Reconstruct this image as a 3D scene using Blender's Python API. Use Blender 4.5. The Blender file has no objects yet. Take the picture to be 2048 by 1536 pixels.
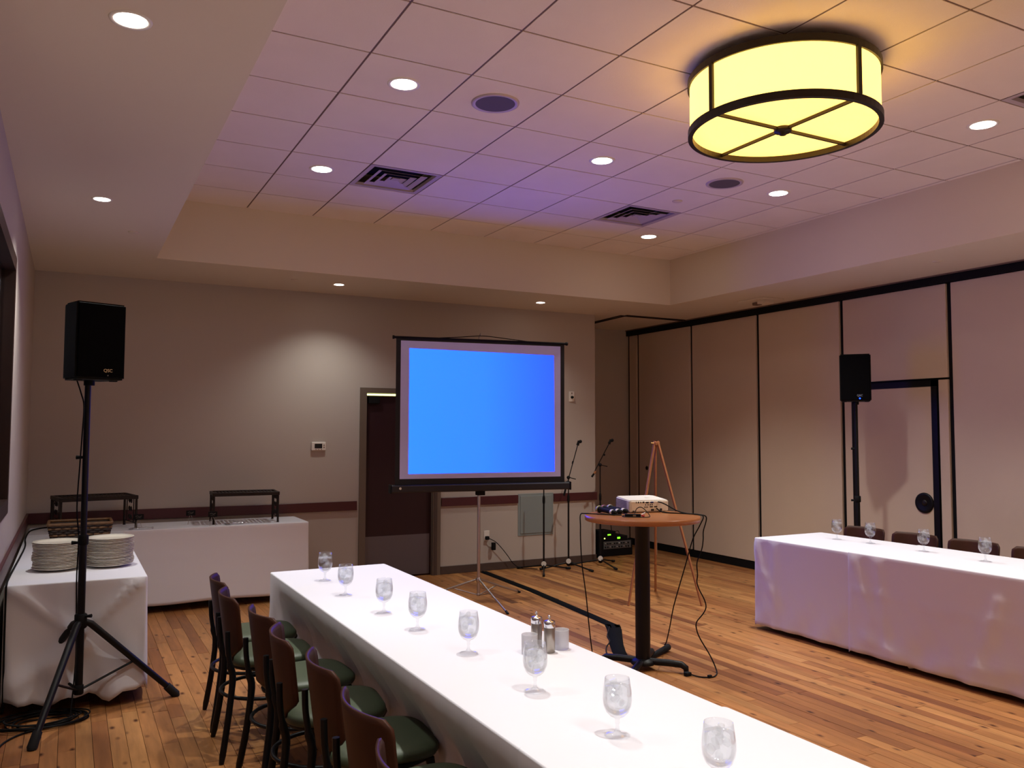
import bpy, bmesh, math, random
from mathutils import Vector, Matrix, Euler
C = bpy.context.scene.collection
S = bpy.context.scene
random.seed(7)
PI = math.pi

# ------------------------------------------------------------------ camera, world, exposure
F_PX, YAW, PITCH, ROLL, CAMH = 1667.53, 0.487129, 0.0567309, 0.00235443, 1.66
def cam_axes():
    f = Vector((math.sin(YAW)*math.cos(PITCH), math.cos(YAW)*math.cos(PITCH), math.sin(PITCH)))
    r = Vector((math.cos(YAW), -math.sin(YAW), 0)); u = r.cross(f)
    return r*math.cos(ROLL)+u*math.sin(ROLL), u*math.cos(ROLL)-r*math.sin(ROLL), f
CR, CU, CF = cam_axes()
cd = bpy.data.cameras.new('camera'); cam = bpy.data.objects.new('camera', cd); C.objects.link(cam)
M = Matrix((CR, CU, -CF)).transposed().to_4x4(); M.translation = (0, 0, CAMH)
cam.matrix_world = M
cd.sensor_width = 36; cd.lens = 36*F_PX/2048; cd.clip_start = 0.05
S.camera = cam
S.cycles.transparent_max_bounces = 40
S.view_settings.view_transform = 'Standard'; S.view_settings.look = 'None'
S.view_settings.exposure = 0.6; S.view_settings.gamma = 1.0; S.view_settings.use_curve_mapping = False
w = bpy.data.worlds.new('world'); S.world = w; w.use_nodes = True
w.node_tree.nodes['Background'].inputs[0].default_value = (0.30, 0.22, 0.20, 1)
w.node_tree.nodes['Background'].inputs[1].default_value = 0.15
TILE_W, SOFFIT_W = 190.0, 25.0      # watts of a lay-in can and of a soffit spot
WARM = (1.0, 1.0, 0.93)

# ------------------------------------------------------------------ helpers
def lin(h):
    h = h.lstrip('#'); v = [int(h[i:i+2], 16)/255 for i in (0, 2, 4)]
    return tuple(c/12.92 if c <= .04045 else ((c+.055)/1.055)**2.4 for c in v) + (1,)
def mat(name, col, rough=.6, metal=0., spec=.5, bump=0., bscale=200., var=0., vscale=3., emis=None, estr=0., coat=0., sheen=0.):
    m = bpy.data.materials.new(name); m.use_nodes = True
    nt = m.node_tree; b = nt.nodes['Principled BSDF']
    c = lin(col) if isinstance(col, str) else tuple(col)+(1,)*(4-len(col))
    b.inputs['Base Color'].default_value = c
    b.inputs['Roughness'].default_value = rough; b.inputs['Metallic'].default_value = metal
    b.inputs['Specular IOR Level'].default_value = spec
    b.inputs['Coat Weight'].default_value = coat; b.inputs['Sheen Weight'].default_value = sheen
    tc = nt.nodes.new('ShaderNodeTexCoord')
    if var:
        n = nt.nodes.new('ShaderNodeTexNoise'); n.inputs['Scale'].default_value = vscale; n.inputs['Detail'].default_value = 4
        nt.links.new(tc.outputs['Object'], n.inputs['Vector'])
        r = nt.nodes.new('ShaderNodeValToRGB')
        r.color_ramp.elements[0].position = .3; r.color_ramp.elements[1].position = .7
        r.color_ramp.elements[0].color = tuple(x*(1-var) for x in c[:3])+(1,)
        r.color_ramp.elements[1].color = tuple(min(1, x*(1+var)) for x in c[:3])+(1,)
        nt.links.new(n.outputs['Fac'], r.inputs['Fac']); nt.links.new(r.outputs['Color'], b.inputs['Base Color'])
    if bump:
        n2 = nt.nodes.new('ShaderNodeTexNoise'); n2.inputs['Scale'].default_value = bscale; n2.inputs['Detail'].default_value = 3
        nt.links.new(tc.outputs['Object'], n2.inputs['Vector'])
        bp = nt.nodes.new('ShaderNodeBump'); bp.inputs['Strength'].default_value = bump; bp.inputs['Distance'].default_value = .01
        nt.links.new(n2.outputs['Fac'], bp.inputs['Height']); nt.links.new(bp.outputs['Normal'], b.inputs['Normal'])
    if emis:
        e = lin(emis) if isinstance(emis, str) else tuple(emis)+(1,)
        b.inputs['Emission Color'].default_value = e; b.inputs['Emission Strength'].default_value = estr
    return m
class MB:
    def __init__(s): s.v = []; s.f = []; s.sm = []
    def add(s, vs, fs, smooth=False, X=None):
        o = len(s.v)
        s.v += [tuple(X @ Vector(v)) if X else tuple(v) for v in vs]
        s.f += [tuple(i+o for i in f) for f in fs]; s.sm += [smooth]*len(fs); return s
    def box(s, x0, x1, y0, y1, z0, z1, X=None):
        v = [(x, y, z) for z in (z0, z1) for y in (y0, y1) for x in (x0, x1)]
        return s.add(v, [(0, 2, 3, 1), (4, 5, 7, 6), (0, 1, 5, 4), (2, 6, 7, 3), (0, 4, 6, 2), (1, 3, 7, 5)], False, X)
    def bbox(s, x0, x1, y0, y1, z0, z1, r=.01, seg=2, X=None):
        bm = bmesh.new(); bmesh.ops.create_cube(bm, size=1)
        for v in bm.verts: v.co = Vector(((x0+x1)/2+v.co.x*(x1-x0), (y0+y1)/2+v.co.y*(y1-y0), (z0+z1)/2+v.co.z*(z1-z0)))
        bmesh.ops.bevel(bm, geom=bm.edges[:], offset=r, segments=seg, affect='EDGES', profile=.5)
        bm.verts.index_update()
        s.add([v.co[:] for v in bm.verts], [tuple(v.index for v in f.verts) for f in bm.faces], False, X); bm.free(); return s
    def tube(s, pts, r, seg=8, smooth=True, cap=True, X=None, flat=None):
        pts = [Vector(p) for p in pts]; n = len(pts)
        rr = r if isinstance(r, (list, tuple)) else [r]*n
        t0 = (pts[1]-pts[0]).normalized()
        a = Vector((0, 0, 1)) if abs(t0.z) < .9 else Vector((1, 0, 0))
        u = (a - t0*a.dot(t0)).normalized(); vs = []; fs = []
        for i, p in enumerate(pts):
            t = (pts[min(i+1, n-1)]-pts[max(i-1, 0)]).normalized()
            u = (u - t*u.dot(t)).normalized(); w_ = t.cross(u)
            for k in range(seg):
                an = 2*PI*(k+.5)/seg
                q = u*math.cos(an)*(flat or 1)+w_*math.sin(an)
                vs.append(p+q*rr[i])
        for i in range(n-1):
            for k in range(seg):
                fs.append((i*seg+k, i*seg+(k+1) % seg, (i+1)*seg+(k+1) % seg, (i+1)*seg+k))
        s.add(vs, fs, smooth, X)
        if cap:
            s.add([vs[k] for k in range(seg)], [tuple(range(seg))[::-1]], False, X)
            s.add([vs[(n-1)*seg+k] for k in range(seg)], [tuple(range(seg))], False, X)
        return s
    def lathe(s, prof, seg=24, c=(0, 0, 0), smooth=True, X=None, cap0=False, cap1=False):
        vs = []; fs = []
        for r, z in prof:
            for k in range(seg):
                a = 2*PI*k/seg; vs.append((c[0]+r*math.cos(a), c[1]+r*math.sin(a), c[2]+z))
        for i in range(len(prof)-1):
            for k in range(seg):
                fs.append((i*seg+k, i*seg+(k+1) % seg, (i+1)*seg+(k+1) % seg, (i+1)*seg+k))
        s.add(vs, fs, smooth, X)
        if cap0: s.add(vs[:seg], [tuple(range(seg))[::-1]], False, X)
        if cap1: s.add(vs[-seg:], [tuple(range(seg))], False, X)
        return s
    def cyl(s, c, r, z0, z1, seg=24, X=None, ch=0):
        if ch: return s.lathe([(r-ch, z0), (r, z0+ch), (r, z1-ch), (r-ch, z1)], seg, c, True, X, True, True)
        return s.lathe([(r, z0), (r, z1)], seg, c, True, X, True, True)
    def ball(s, c, r, seg=12, X=None, sz=1.):
        pr = [(max(1e-4, r*math.sin(PI*i/8)), -r*sz*math.cos(PI*i/8)) for i in range(9)]
        return s.lathe(pr, seg, c, True, X)
    def build(s, name, m, parent=None, loc=None, label=None):
        me = bpy.data.meshes.new(name); me.from_pydata(s.v, [], s.f)
        me.polygons.foreach_set('use_smooth', s.sm); me.update()
        if m: me.materials.append(m)
        o = bpy.data.objects.new(name, me); C.objects.link(o)
        if parent: o.parent = parent
        if loc: o.location = loc
        if label: o['label'] = label
        return o
def catmull(P, k=6):
    P = [Vector(p) for p in P]; out = []
    for i in range(len(P)-1):
        a, b, c, d = P[max(i-1, 0)], P[i], P[i+1], P[min(i+2, len(P)-1)]
        for j in range(k):
            t = j/k
            out.append(.5*((2*b)+(c-a)*t+(2*a-5*b+4*c-d)*t*t+(3*b-a-3*c+d)*t**3))
    out.append(P[-1]); return out
def thing(name, label, cat, loc=(0, 0, 0), rz=0., group=None):
    o = bpy.data.objects.new(name, None); C.objects.link(o); o.empty_display_size = .1
    o.location = loc; o.rotation_euler = (0, 0, rz); o['label'] = label; o['category'] = cat
    if group: o['group'] = group
    return o
def tag(o, label, cat, group=None):
    o['label'] = label; o['category'] = cat
    if group: o['group'] = group
    return o
def struct(o): o['kind'] = 'structure'; return o
def dup(root, loc, rz, label, group=None):
    def cp(o, par):
        c = o.copy(); C.objects.link(c); c.parent = par
        for ch in list(o.children): cp(ch, c)
        return c
    r = root.copy(); C.objects.link(r)
    for ch in list(root.children): cp(ch, r)
    r.location = loc; r.rotation_euler = (0, 0, rz); r['label'] = label
    if group: r['group'] = group
    return r
def rotm(rx=0, ry=0, rz=0, t=(0, 0, 0)):
    return Matrix.Translation(t) @ Euler((rx, ry, rz)).to_matrix().to_4x4()
def text_part(txt, size, m, parent, X, name='lettering'):
    cu = bpy.data.curves.new('txt', 'FONT'); cu.body = txt; cu.size = size; cu.extrude = .0006; cu.align_x = 'CENTER'; cu.align_y = 'CENTER'
    t = bpy.data.objects.new('txt', cu); C.objects.link(t)
    me = bpy.data.meshes.new_from_object(t.evaluated_get(bpy.context.evaluated_depsgraph_get()))
    bpy.data.objects.remove(t); me.materials.clear(); me.materials.append(m); me.transform(X)
    o = bpy.data.objects.new(name, me); C.objects.link(o); o.parent = parent; return o

# ------------------------------------------------------------------ materials
M_ = {}
M_['wall'] = mat('wall_paint', '#B6ABA2', .75, bump=.05, bscale=120)
M_['soffit'] = mat('soffit_paint', '#D8CAB8', .8, bump=.03, bscale=90)
M_['tile'] = mat('ceiling_tile', '#EBDDD2', .9, bump=.25, bscale=260, var=.03, vscale=2)
M_['grid'] = mat('grid_metal', '#6E564A', .6)
M_['panel'] = mat('partition_vinyl', '#CCB8A6', .7, bump=.12, bscale=300, var=.03, vscale=1.5)
M_['black'] = mat('black_satin', '#08080C', .45, spec=.28)
M_['blackmat'] = mat('black_matte', '#07070A', .75, spec=.25)
M_['bronze'] = mat('dark_bronze', '#1C130E', .45, metal=.3)
M_['rail'] = mat('maroon_rail', '#4A1A20', .4)
M_['baseb'] = mat('brown_cove_base', '#4A3A34', .55)
M_['frame'] = mat('taupe_door_frame', '#6B5C50', .5)
M_['leaf'] = mat('maroon_door', '#2A0A12', .5)
M_['steel'] = mat('brushed_steel', '#A8A098', .28, metal=.85, bump=.02, bscale=40)
M_['chrome'] = mat('chrome', '#D8D8DC', .16, metal=1.)
M_['silver'] = mat('silver_tube', '#B9B2B0', .3, metal=.9)
M_['white'] = mat('white_plastic', '#E4DED6', .45)
M_['greypanel'] = mat('grey_panel', '#838C8C', .5)
M_['cloth'] = mat('white_tablecloth', '#DAD9E1', .85, bump=.22, bscale=6, sheen=.15)
M_['plate'] = mat('white_china', '#E6E0D2', .18, coat=.4)
M_['gbrown'] = mat('walnut_plywood', '#3C2014', .5, spec=.2, var=.18, vscale=9)
M_['vinyl'] = mat('green_vinyl', '#3E4735', .5, var=.06, vscale=6)
M_['wood'] = mat('table_laminate_wood', '#A0663C', .3, var=.08, vscale=5)
M_['easel'] = mat('easel_wood', '#A2683F', .5, var=.1, vscale=20)
M_['rubber'] = mat('rubber', '#0A0A0B', .8)
M_['dwood'] = mat('window_casing_wood', '#2A1510', .4, var=.1, vscale=8)
M_['iron'] = mat('brown_iron', '#1F1512', .5, metal=.4)
M_['led_green'] = mat('green_display', '#102008', .4, emis='#6CFF20', estr=2.2)
M_['led_yellow'] = mat('yellow_led', '#202008', .4, emis='#E8FF70', estr=3.)
M_['led_blue'] = mat('blue_led', '#000820', .4, emis='#1038FF', estr=6.)
M_['lens'] = mat('lamp_lens', '#FFFFFF', .5, emis='#FFF4EA', estr=14.)
M_['shade'] = mat('lit_drum_shade', '#F0E0A0', .7, emis=(1.0, .58, .105), estr=2.4)
M_['drum_base'] = mat('lit_drum_diffuser', '#F0E0A0', .6, emis=(1.0, .50, .085), estr=2.2)
M_['screen_spill_tint'] = mat('screen_fabric_spill_tint', '#BFBDF2', .8)  # blue projector spill light put into the white fabric's base colour
def screen_emit():  # image area emits its own light in place of the projector's beam
    m = bpy.data.materials.new('blue_image_glow'); m.use_nodes = True; nt = m.node_tree; b = nt.nodes['Principled BSDF']
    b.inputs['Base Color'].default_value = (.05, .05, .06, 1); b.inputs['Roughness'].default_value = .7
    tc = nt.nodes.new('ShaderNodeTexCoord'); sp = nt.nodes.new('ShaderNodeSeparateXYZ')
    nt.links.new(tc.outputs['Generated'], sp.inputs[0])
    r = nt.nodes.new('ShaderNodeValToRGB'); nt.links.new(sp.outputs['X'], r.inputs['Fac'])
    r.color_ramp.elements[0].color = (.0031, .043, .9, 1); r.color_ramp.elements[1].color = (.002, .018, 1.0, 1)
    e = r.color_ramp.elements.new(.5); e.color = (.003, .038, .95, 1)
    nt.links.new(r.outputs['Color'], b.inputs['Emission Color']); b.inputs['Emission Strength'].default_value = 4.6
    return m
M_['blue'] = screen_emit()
def thin_glass(name, tint=(1, 1, 1), lo=.03, hi=.75, power=3.0, rough=.0, veil=0.):
    m = bpy.data.materials.new(name); m.use_nodes = True; nt = m.node_tree; nt.nodes.remove(nt.nodes['Principled BSDF'])
    out = nt.nodes['Material Output']; tr = nt.nodes.new('ShaderNodeBsdfTransparent'); tr.inputs[0].default_value = tint+(1,)
    gl = nt.nodes.new('ShaderNodeBsdfGlossy'); gl.inputs['Roughness'].default_value = rough; gl.inputs['Color'].default_value = (.9, .9, .92, 1)
    lw = nt.nodes.new('ShaderNodeLayerWeight'); lw.inputs['Blend'].default_value = .35
    pw = nt.nodes.new('ShaderNodeMath'); pw.operation = 'POWER'; pw.inputs[1].default_value = power
    mr = nt.nodes.new('ShaderNodeMapRange'); mr.inputs['To Min'].default_value = lo; mr.inputs['To Max'].default_value = hi
    mx = nt.nodes.new('ShaderNodeMixShader')
    nt.links.new(lw.outputs['Facing'], pw.inputs[0]); nt.links.new(pw.outputs[0], mr.inputs['Value'])
    nt.links.new(mr.outputs[0], mx.inputs[0]); nt.links.new(tr.outputs[0], mx.inputs[1]); nt.links.new(gl.outputs[0], mx.inputs[2])
    last = mx
    if veil:
        df = nt.nodes.new('ShaderNodeBsdfDiffuse'); df.inputs[0].default_value = (.93, .93, .95, 1)
        m2 = nt.nodes.new('ShaderNodeMixShader'); m2.inputs[0].default_value = veil
        nt.links.new(mx.outputs[0], m2.inputs[1]); nt.links.new(df.outputs[0], m2.inputs[2]); last = m2
    nt.links.new(last.outputs[0], out.inputs['Surface']); return m
M_['glass'] = thin_glass('clear_glass', (.95, .96, .97), lo=.04, hi=.85, power=2.4)
M_['ice'] = thin_glass('ice', (.965, .97, .975), lo=.02, hi=.45, power=2.4, rough=.1, veil=.10)
M_['frost'] = thin_glass('frosted_glass', (.72, .70, .74), lo=.05, hi=.5, rough=.35, veil=.35)
M_['pane'] = thin_glass('window_pane', (.85, .87, .9), lo=.04, hi=.8)
def water_mat():
    m = bpy.data.materials.new('water'); m.use_nodes = True; nt = m.node_tree; nt.nodes.remove(nt.nodes['Principled BSDF'])
    out = nt.nodes['Material Output']; tr = nt.nodes.new('ShaderNodeBsdfTransparent'); rf = nt.nodes.new('ShaderNodeBsdfGlass')
    rf.inputs['IOR'].default_value = 1.33; rf.inputs['Roughness'].default_value = .0
    mx = nt.nodes.new('ShaderNodeMixShader'); mx.inputs[0].default_value = .28
    nt.links.new(tr.outputs[0], mx.inputs[1]); nt.links.new(rf.outputs[0], mx.inputs[2]); nt.links.new(mx.outputs[0], out.inputs['Surface']); return m
M_['water'] = water_mat()
def plank_mat():
    m = bpy.data.materials.new('oiled_plank'); m.use_nodes = True; nt = m.node_tree; b = nt.nodes['Principled BSDF']; L = nt.links.new
    at = nt.nodes.new('ShaderNodeAttribute'); at.attribute_name = 'tone'
    geo = nt.nodes.new('ShaderNodeNewGeometry')
    off = nt.nodes.new('ShaderNodeVectorMath'); off.operation = 'SCALE'; off.inputs[3].default_value = 37.
    cx = nt.nodes.new('ShaderNodeCombineXYZ'); L(at.outputs['Fac'], cx.inputs[0]); L(at.outputs['Fac'], cx.inputs[2]); L(cx.outputs[0], off.inputs[0])
    ad = nt.nodes.new('ShaderNodeVectorMath'); L(geo.outputs['Position'], ad.inputs[0]); L(off.outputs[0], ad.inputs[1])
    mp = nt.nodes.new('ShaderNodeMapping'); mp.inputs['Scale'].default_value = (1, .12, 1); L(ad.outputs[0], mp.inputs[0])
    gr = nt.nodes.new('ShaderNodeTexNoise'); gr.inputs['Scale'].default_value = 45; gr.inputs['Detail'].default_value = 6; L(mp.outputs[0], gr.inputs['Vector'])
    bl = nt.nodes.new('ShaderNodeTexNoise'); bl.inputs['Scale'].default_value = 9; bl.inputs['Detail'].default_value = 3; L(mp.outputs[0], bl.inputs['Vector'])
    mk = nt.nodes.new('ShaderNodeMapping'); mk.inputs['Scale'].default_value = (1, .5, 0.001); L(ad.outputs[0], mk.inputs[0])
    kn = nt.nodes.new('ShaderNodeTexVoronoi'); kn.inputs['Scale'].default_value = 10.5; kn.inputs['Randomness'].default_value = 1.; L(mk.outputs[0], kn.inputs['Vector'])
    kr = nt.nodes.new('ShaderNodeValToRGB'); L(kn.outputs['Distance'], kr.inputs['Fac'])
    kr.color_ramp.elements[0].position = .05; kr.color_ramp.elements[0].color = (.16, .09, .06, 1)
    kr.color_ramp.elements[1].position = .20; kr.color_ramp.elements[1].color = (1, 1, 1, 1)
    base = nt.nodes.new('ShaderNodeValToRGB'); L(at.outputs['Fac'], base.inputs['Fac'])
    el = base.color_ramp.elements; el[0].color = lin('#704228'); el[1].color = lin('#BE8A56')
    for p, c in ((.12, '#87522E'), (.35, '#9C663A'), (.6, '#A97242'), (.8, '#B27C49')):
        e = el.new(p); e.color = lin(c)
    g1 = nt.nodes.new('ShaderNodeMapRange'); g1.inputs['To Min'].default_value = .62; g1.inputs['To Max'].default_value = 1.25; L(gr.outputs['Fac'], g1.inputs['Value'])
    g2 = nt.nodes.new('ShaderNodeMapRange'); g2.inputs['From Min'].default_value = .3; g2.inputs['From Max'].default_value = .7; g2.inputs['To Min'].default_value = .72; g2.inputs['To Max'].default_value = 1.15; L(bl.outputs['Fac'], g2.inputs['Value'])
    mu = nt.nodes.new('ShaderNodeMath'); mu.operation = 'MULTIPLY'; L(g1.outputs[0], mu.inputs[0]); L(g2.outputs[0], mu.inputs[1])
    vm = nt.nodes.new('ShaderNodeVectorMath'); vm.operation = 'SCALE'; L(base.outputs[0], vm.inputs[0]); L(mu.outputs[0], vm.inputs[3])
    v2 = nt.nodes.new('ShaderNodeVectorMath'); v2.operation = 'MULTIPLY'; L(vm.outputs[0], v2.inputs[0]); L(kr.outputs[0], v2.inputs[1])
    L(v2.outputs[0], b.inputs['Base Color']); b.inputs['Roughness'].default_value = .42; b.inputs['Specular IOR Level'].default_value = .35
    bp = nt.nodes.new('ShaderNodeBump'); bp.inputs['Strength'].default_value = .12; bp.inputs['Distance'].default_value = .004; L(gr.outputs['Fac'], bp.inputs['Height']); L(bp.outputs[0], b.inputs['Normal'])
    return m
M_['plank'] = plank_mat()
M_['subfloor'] = mat('subfloor', '#140A06', .9)

# ------------------------------------------------------------------ room shell
ZS, ZT = 3.175, 3.72           # soffit and tile ceiling heights
XL, XC, XP, YB, YA = -.333, 6.0, 7.38, 9.03, 10.22
YR = -3.6
fl = MB().box(XL-.15, XP+.2, YR, YA+.15, -.2, -.012)
floor = struct(fl.build('floor', M_['subfloor']))
# floor boards
def proj(p):
    d = Vector(p)-Vector((0, 0, CAMH)); z = d.dot(CF)
    if z < .3: return None
    return 1024+F_PX*d.dot(CR)/z, 768-F_PX*d.dot(CU)/z
def hidden(x, y):
    if 1.25 < x < 1.93 and y < 5.47: return True
    if 5.22 < x < 6.3 and y < 5.38: return True
    if x < .40 and y > 5.9: return True
    if x < 2.1 and y > 8.4: return True
    q = proj((x, y, 0))
    if q is None or not (-5 < q[0] < 2053 and -5 < q[1] < 1541): return True
    # behind the long table as seen from the camera
    t = (CAMH-.76)/CAMH; xx, yy = x*t, y*t
    if 1.15 < xx < 1.92 and yy < 5.47: return True
    if 5.2 < xx < 6.0 and yy < 5.38: return True
    return False
PW = .0815; cand = []; x = XL
i = 0
while x < XP+.05:
    y = YR + random.random()*1.2
    ends = [YR, y]
    while y < YA: y += random.choice((.45, .6, .8, 1.0, 1.25, 1.5, 1.9))*random.uniform(.85, 1.15); ends.append(min(y, YA))
    for a, b in zip(ends[:-1], ends[1:]):
        if b-a < .1: continue
        vis = 0
        for k in range(6):
            yy = a+(b-a)*(k+.5)/6
            if not hidden(x+PW/2, yy):
                q = proj((x+PW/2, yy, 0)); q2 = proj((x+PW/2, yy+.05, 0)); q3 = proj((x+PW, yy, 0))
                vis += abs((q2[0]-q[0])*(q3[1]-q[1])-(q2[1]-q[1])*(q3[0]-q[0]))*(b-a)
        t = random.random()
        t = .22+.55*t if random.random() < .86 else random.choice((t*.18, .8+.15*t))
        cand.append((vis, x, a, b, t, random.uniform(-.0006, .0006)))
    x += PW; i += 1
cand.sort(key=lambda c: -c[0])
def plank_mesh(lst, name):
    mb = MB(); tone = []
    for _, x, a, b, t, dz in lst:
        g = .0011; z1 = dz
        mb.box(x+g, x+PW-g, a+g, b-g, -.012, z1); tone += [t]*6
    o = mb.build(name, M_['plank'], floor)
    at = o.data.attributes.new('tone', 'FLOAT', 'FACE'); at.data.foreach_set('value', tone)
    return o
for c in cand[:300]: plank_mesh([c], 'plank')
rest = plank_mesh(cand[300:], 'plank_field'); rest['kind'] = 'stuff'

DX0, DX1 = 2.935, 3.745        # door leaf opening
wb = MB()
wb.box(XL, DX0-.076, YB, YB+.15, 0, ZS).box(DX1+.095, XC, YB, YB+.15, 0, ZS).box(DX0-.076, DX1+.095, YB, YB+.15, 2.146, ZS)
struct(wb.build('wall_back', M_['wall']))
struct(MB().box(XC-.15, XC, YB+.15, YA, 0, ZS).box(XC-.15, XP+.2, YA, YA+.12, 0, ZS).build('wall_alcove', M_['wall']))
struct(MB().box(XL-.15, XL, YR, 4.18, 0, ZT+.2).box(XL-.15, XL, 6.16, YB+.15, 0, ZT+.2).box(XL-.15, XL, 4.18, 6.16, 0, 1.15).box(XL-.15, XL, 4.18, 6.16, 2.75, ZT+.2).build('wall_left', M_['wall']))
struct(MB().box(XL-.15, XP+.2, YR-.15, YR, 0, ZT+.2).build('wall_rear', M_['wall']))

# partition wall on the right: black frame with vinyl panels
pw = struct(MB().box(XP+.015, XP+.12, YR, YA, 0, ZT+.2).build('wall_right', M_['blackmat']))
def panel(y0, y1, z0, z1, name='panel'):
    return MB().bbox(XP-.012, XP+.02, y0, y1, z0, z1, .004, 1).build(name, M_['panel'], pw)
seams = [10.19, 9.96, 8.765, 7.535, 6.285, 5.03]
g = .026
for a, b in zip(seams[:-2], seams[1:-1]): panel(b+g, a-g, .095, 3.085)
y = 5.03
while y > YR+.1: panel(max(y-1.235, YR)+g, y-g, .095, 3.085); y -= 1.235
panel(5.03+g, 6.285-g, 2.185, 3.085)
panel(5.03+g, 5.155, .095, 2.165); panel(6.165, 6.285-g, .095, 2.165)
MB().box(XP-.03, XP+.02, YR, YA, 3.09, ZS-.012).build('head_track', M_['blackmat'], pw)
MB().box(XP-.045, XP+.02, YR, YA, ZS-.012, ZS+.01).build('track_flange', M_['grid'], pw)
MB().box(XP-.02, XP+.02, YR, YA, 0, .085).build('floor_seal', M_['blackmat'], pw)
d2 = struct(MB().bbox(XP-.02, XP+.015, 5.225, 6.095, .095, 2.105, .004, 1).build('door_2', M_['panel']))
MB().box(XP-.026, XP+.01, 5.165, 5.225, .09, 2.165).box(XP-.026, XP+.01, 6.095, 6.155, .09, 2.165).box(XP-.026, XP+.01, 5.165, 6.155, 2.105, 2.165).build('door_frame', M_['black'], d2)
Xh = rotm(0, -PI/2, 0, (XP-.02, 5.325, .975))
h = MB().lathe([(.0001, .004), (.03, .004), (.045, .006), (.07, .012), (.088, .016), (.098, .010), (.10, 0)], 32, X=Xh).build('pull_cup', M_['black'], d2)
MB().lathe([(.0001, .012), (.02, .012), (.028, .008), (.03, .004)], 20, X=Xh).build('latch_knob', M_['bronze'], h)
MB().lathe([(.0001, .012), (.015, .012), (.024, .008), (.03, .0)], 20, X=rotm(0, -PI/2, 0, (XP-.013, 9.75, 1.137))).build('lock_cylinder', M_['black'], pw)

# door in back wall
d1 = struct(MB().box(DX0, DX1, YB+.05, YB+.095, .012, 2.058).build('door_1', M_['leaf']))
MB().box(DX0-.076, DX0, YB-.018, YB+.15, 0, 2.146).box(DX1, DX1+.095, YB-.018, YB+.15, 0, 2.146).box(DX0, DX1, YB-.018, YB+.15, 2.09, 2.146).build('door_frame', M_['frame'], d1)
MB().box(DX1+.012, DX1+.05, YB-.024, YB-.018, 0, 2.1).build('door_seal', M_['baseb'], d1)
MB().box(DX0+.02, DX1-.02, YB+.044, YB+.05, .02, .475).build('kick_plate', mat('kick_plate_steel', '#6E6A70', .4, metal=.6), d1)
MB().bbox(DX0+.03, DX0+.16, YB-.005, YB+.05, 1.97, 2.045, .006).build('door_closer', M_['blackmat'], d1)
tl = MB(); tl.tube([(DX0+.0, YB+.13, 2.075), (DX1, YB+.13, 2.078)], .009, 10).build('gap_glow', mat('corridor_glow', '#FFFFD0', .5, emis='#F2FFB0', estr=1.6), d1)  # glowing tube added behind the door gap for the lit corridor's light
MB().box(DX0-.1, DX1+.1, YB+.16, YB+.2, 0, 2.3).build('corridor_wall', M_['soffit'], d1)

# trims
def trim(n, x0, x1, z0, z1, d, m): return struct(MB().bbox(x0, x1, YB-d, YB+.002, z0, z1, .003, 1).build(n, m))
trim('trim_1', XL+.002, 2.835, .785, .885, .022, M_['rail'])
trim('trim_2', 3.852, 4.865, .785, .885, .022, M_['rail'])
trim('trim_3', 5.372, 6.018, .785, .885, .022, M_['rail'])
trim('baseboard_back', XL, 2.855, 0, .092, .012, M_['baseb'])
trim('baseboard_back', 3.845, 6.01, 0, .092, .012, M_['baseb'])
struct(MB().bbox(XL-.002, XL+.02, YR, YB, .785, .885, .003, 1).build('trim_4', M_['rail']))
struct(MB().bbox(XL-.002, XL+.012, YR, YB, 0, .092, .003, 1).build('baseboard_left', M_['baseb']))

# window in the left wall
wn = struct(MB().box(XL-.07, XL+.004, 4.18, 4.27, 1.14, 2.76).box(XL-.07, XL+.004, 6.09, 6.17, 1.14, 2.76).box(XL-.07, XL+.004, 4.27, 6.09, 1.14, 1.23).box(XL-.07, XL+.004, 4.27, 6.09, 2.67, 2.76).build('window_1', M_['dwood']))
MB().box(XL-.06, XL-.055, 4.27, 6.09, 1.23, 2.66).build('pane', M_['pane'], wn)
MB().box(XL-.065, XL-.03, 5.2, 5.24, 1.23, 2.66).build('mullion', M_['dwood'], wn)
mb_bl = mat('blind_slat', '#C4C6CE', .6)
for k in range(20):
    yy = 4.3+k*.09
    MB().box(-.042, .042, -.0015, .0015, 1.23, 2.66, rotm(0, 0, .5, (XL-.11, yy, 0))).build('blind_slat', mb_bl, wn)
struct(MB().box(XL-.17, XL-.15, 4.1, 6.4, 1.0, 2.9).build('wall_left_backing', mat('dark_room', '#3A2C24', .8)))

# ceiling: soffit (gypsum) with a raised lay-in field
cl = MB()
X0, X1, Y0, Y1 = .635, 6.32, -2.6, 7.885
cl.box(XL-.1, X0, YR, YA+.1, ZS, ZT+.25)            # left
cl.box(X1, XP+.15, YR, YA+.1, ZS, ZT+.25)           # right
cl.box(X0, X1, Y1, YA+.1, ZS, ZT+.25)               # back
cl.box(X0, X1, YR, Y0, ZS, ZT+.25)                  # rear
cl.box(X0, X1, Y0, Y1, ZT+.12, ZT+.25)
ceil = struct(cl.build('ceiling', M_['soffit']))
TX = [1.3927+.6096*k for k in range(-2, 9)]; TY = [3.6752+.6096*k for k in range(-11, 8)]
GX = [v for v in TX if X0 < v < X1]; GY = [v for v in TY if Y0 < v < Y1]
for v in GX: MB().box(v-.010, v+.010, Y0, Y1, ZT+.005, ZT+.03).build('grid_bar', M_['grid'], ceil)
for v in GY: MB().box(X0, X1, v-.010, v+.010, ZT+.0055, ZT+.03).build('grid_bar', M_['grid'], ceil)
bx = [X0]+GX+[X1]; by = [Y0]+GY+[Y1]; vent_c = [(2.307, 6.418), (4.745, 6.418), (5.355, 2.761)]
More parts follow.
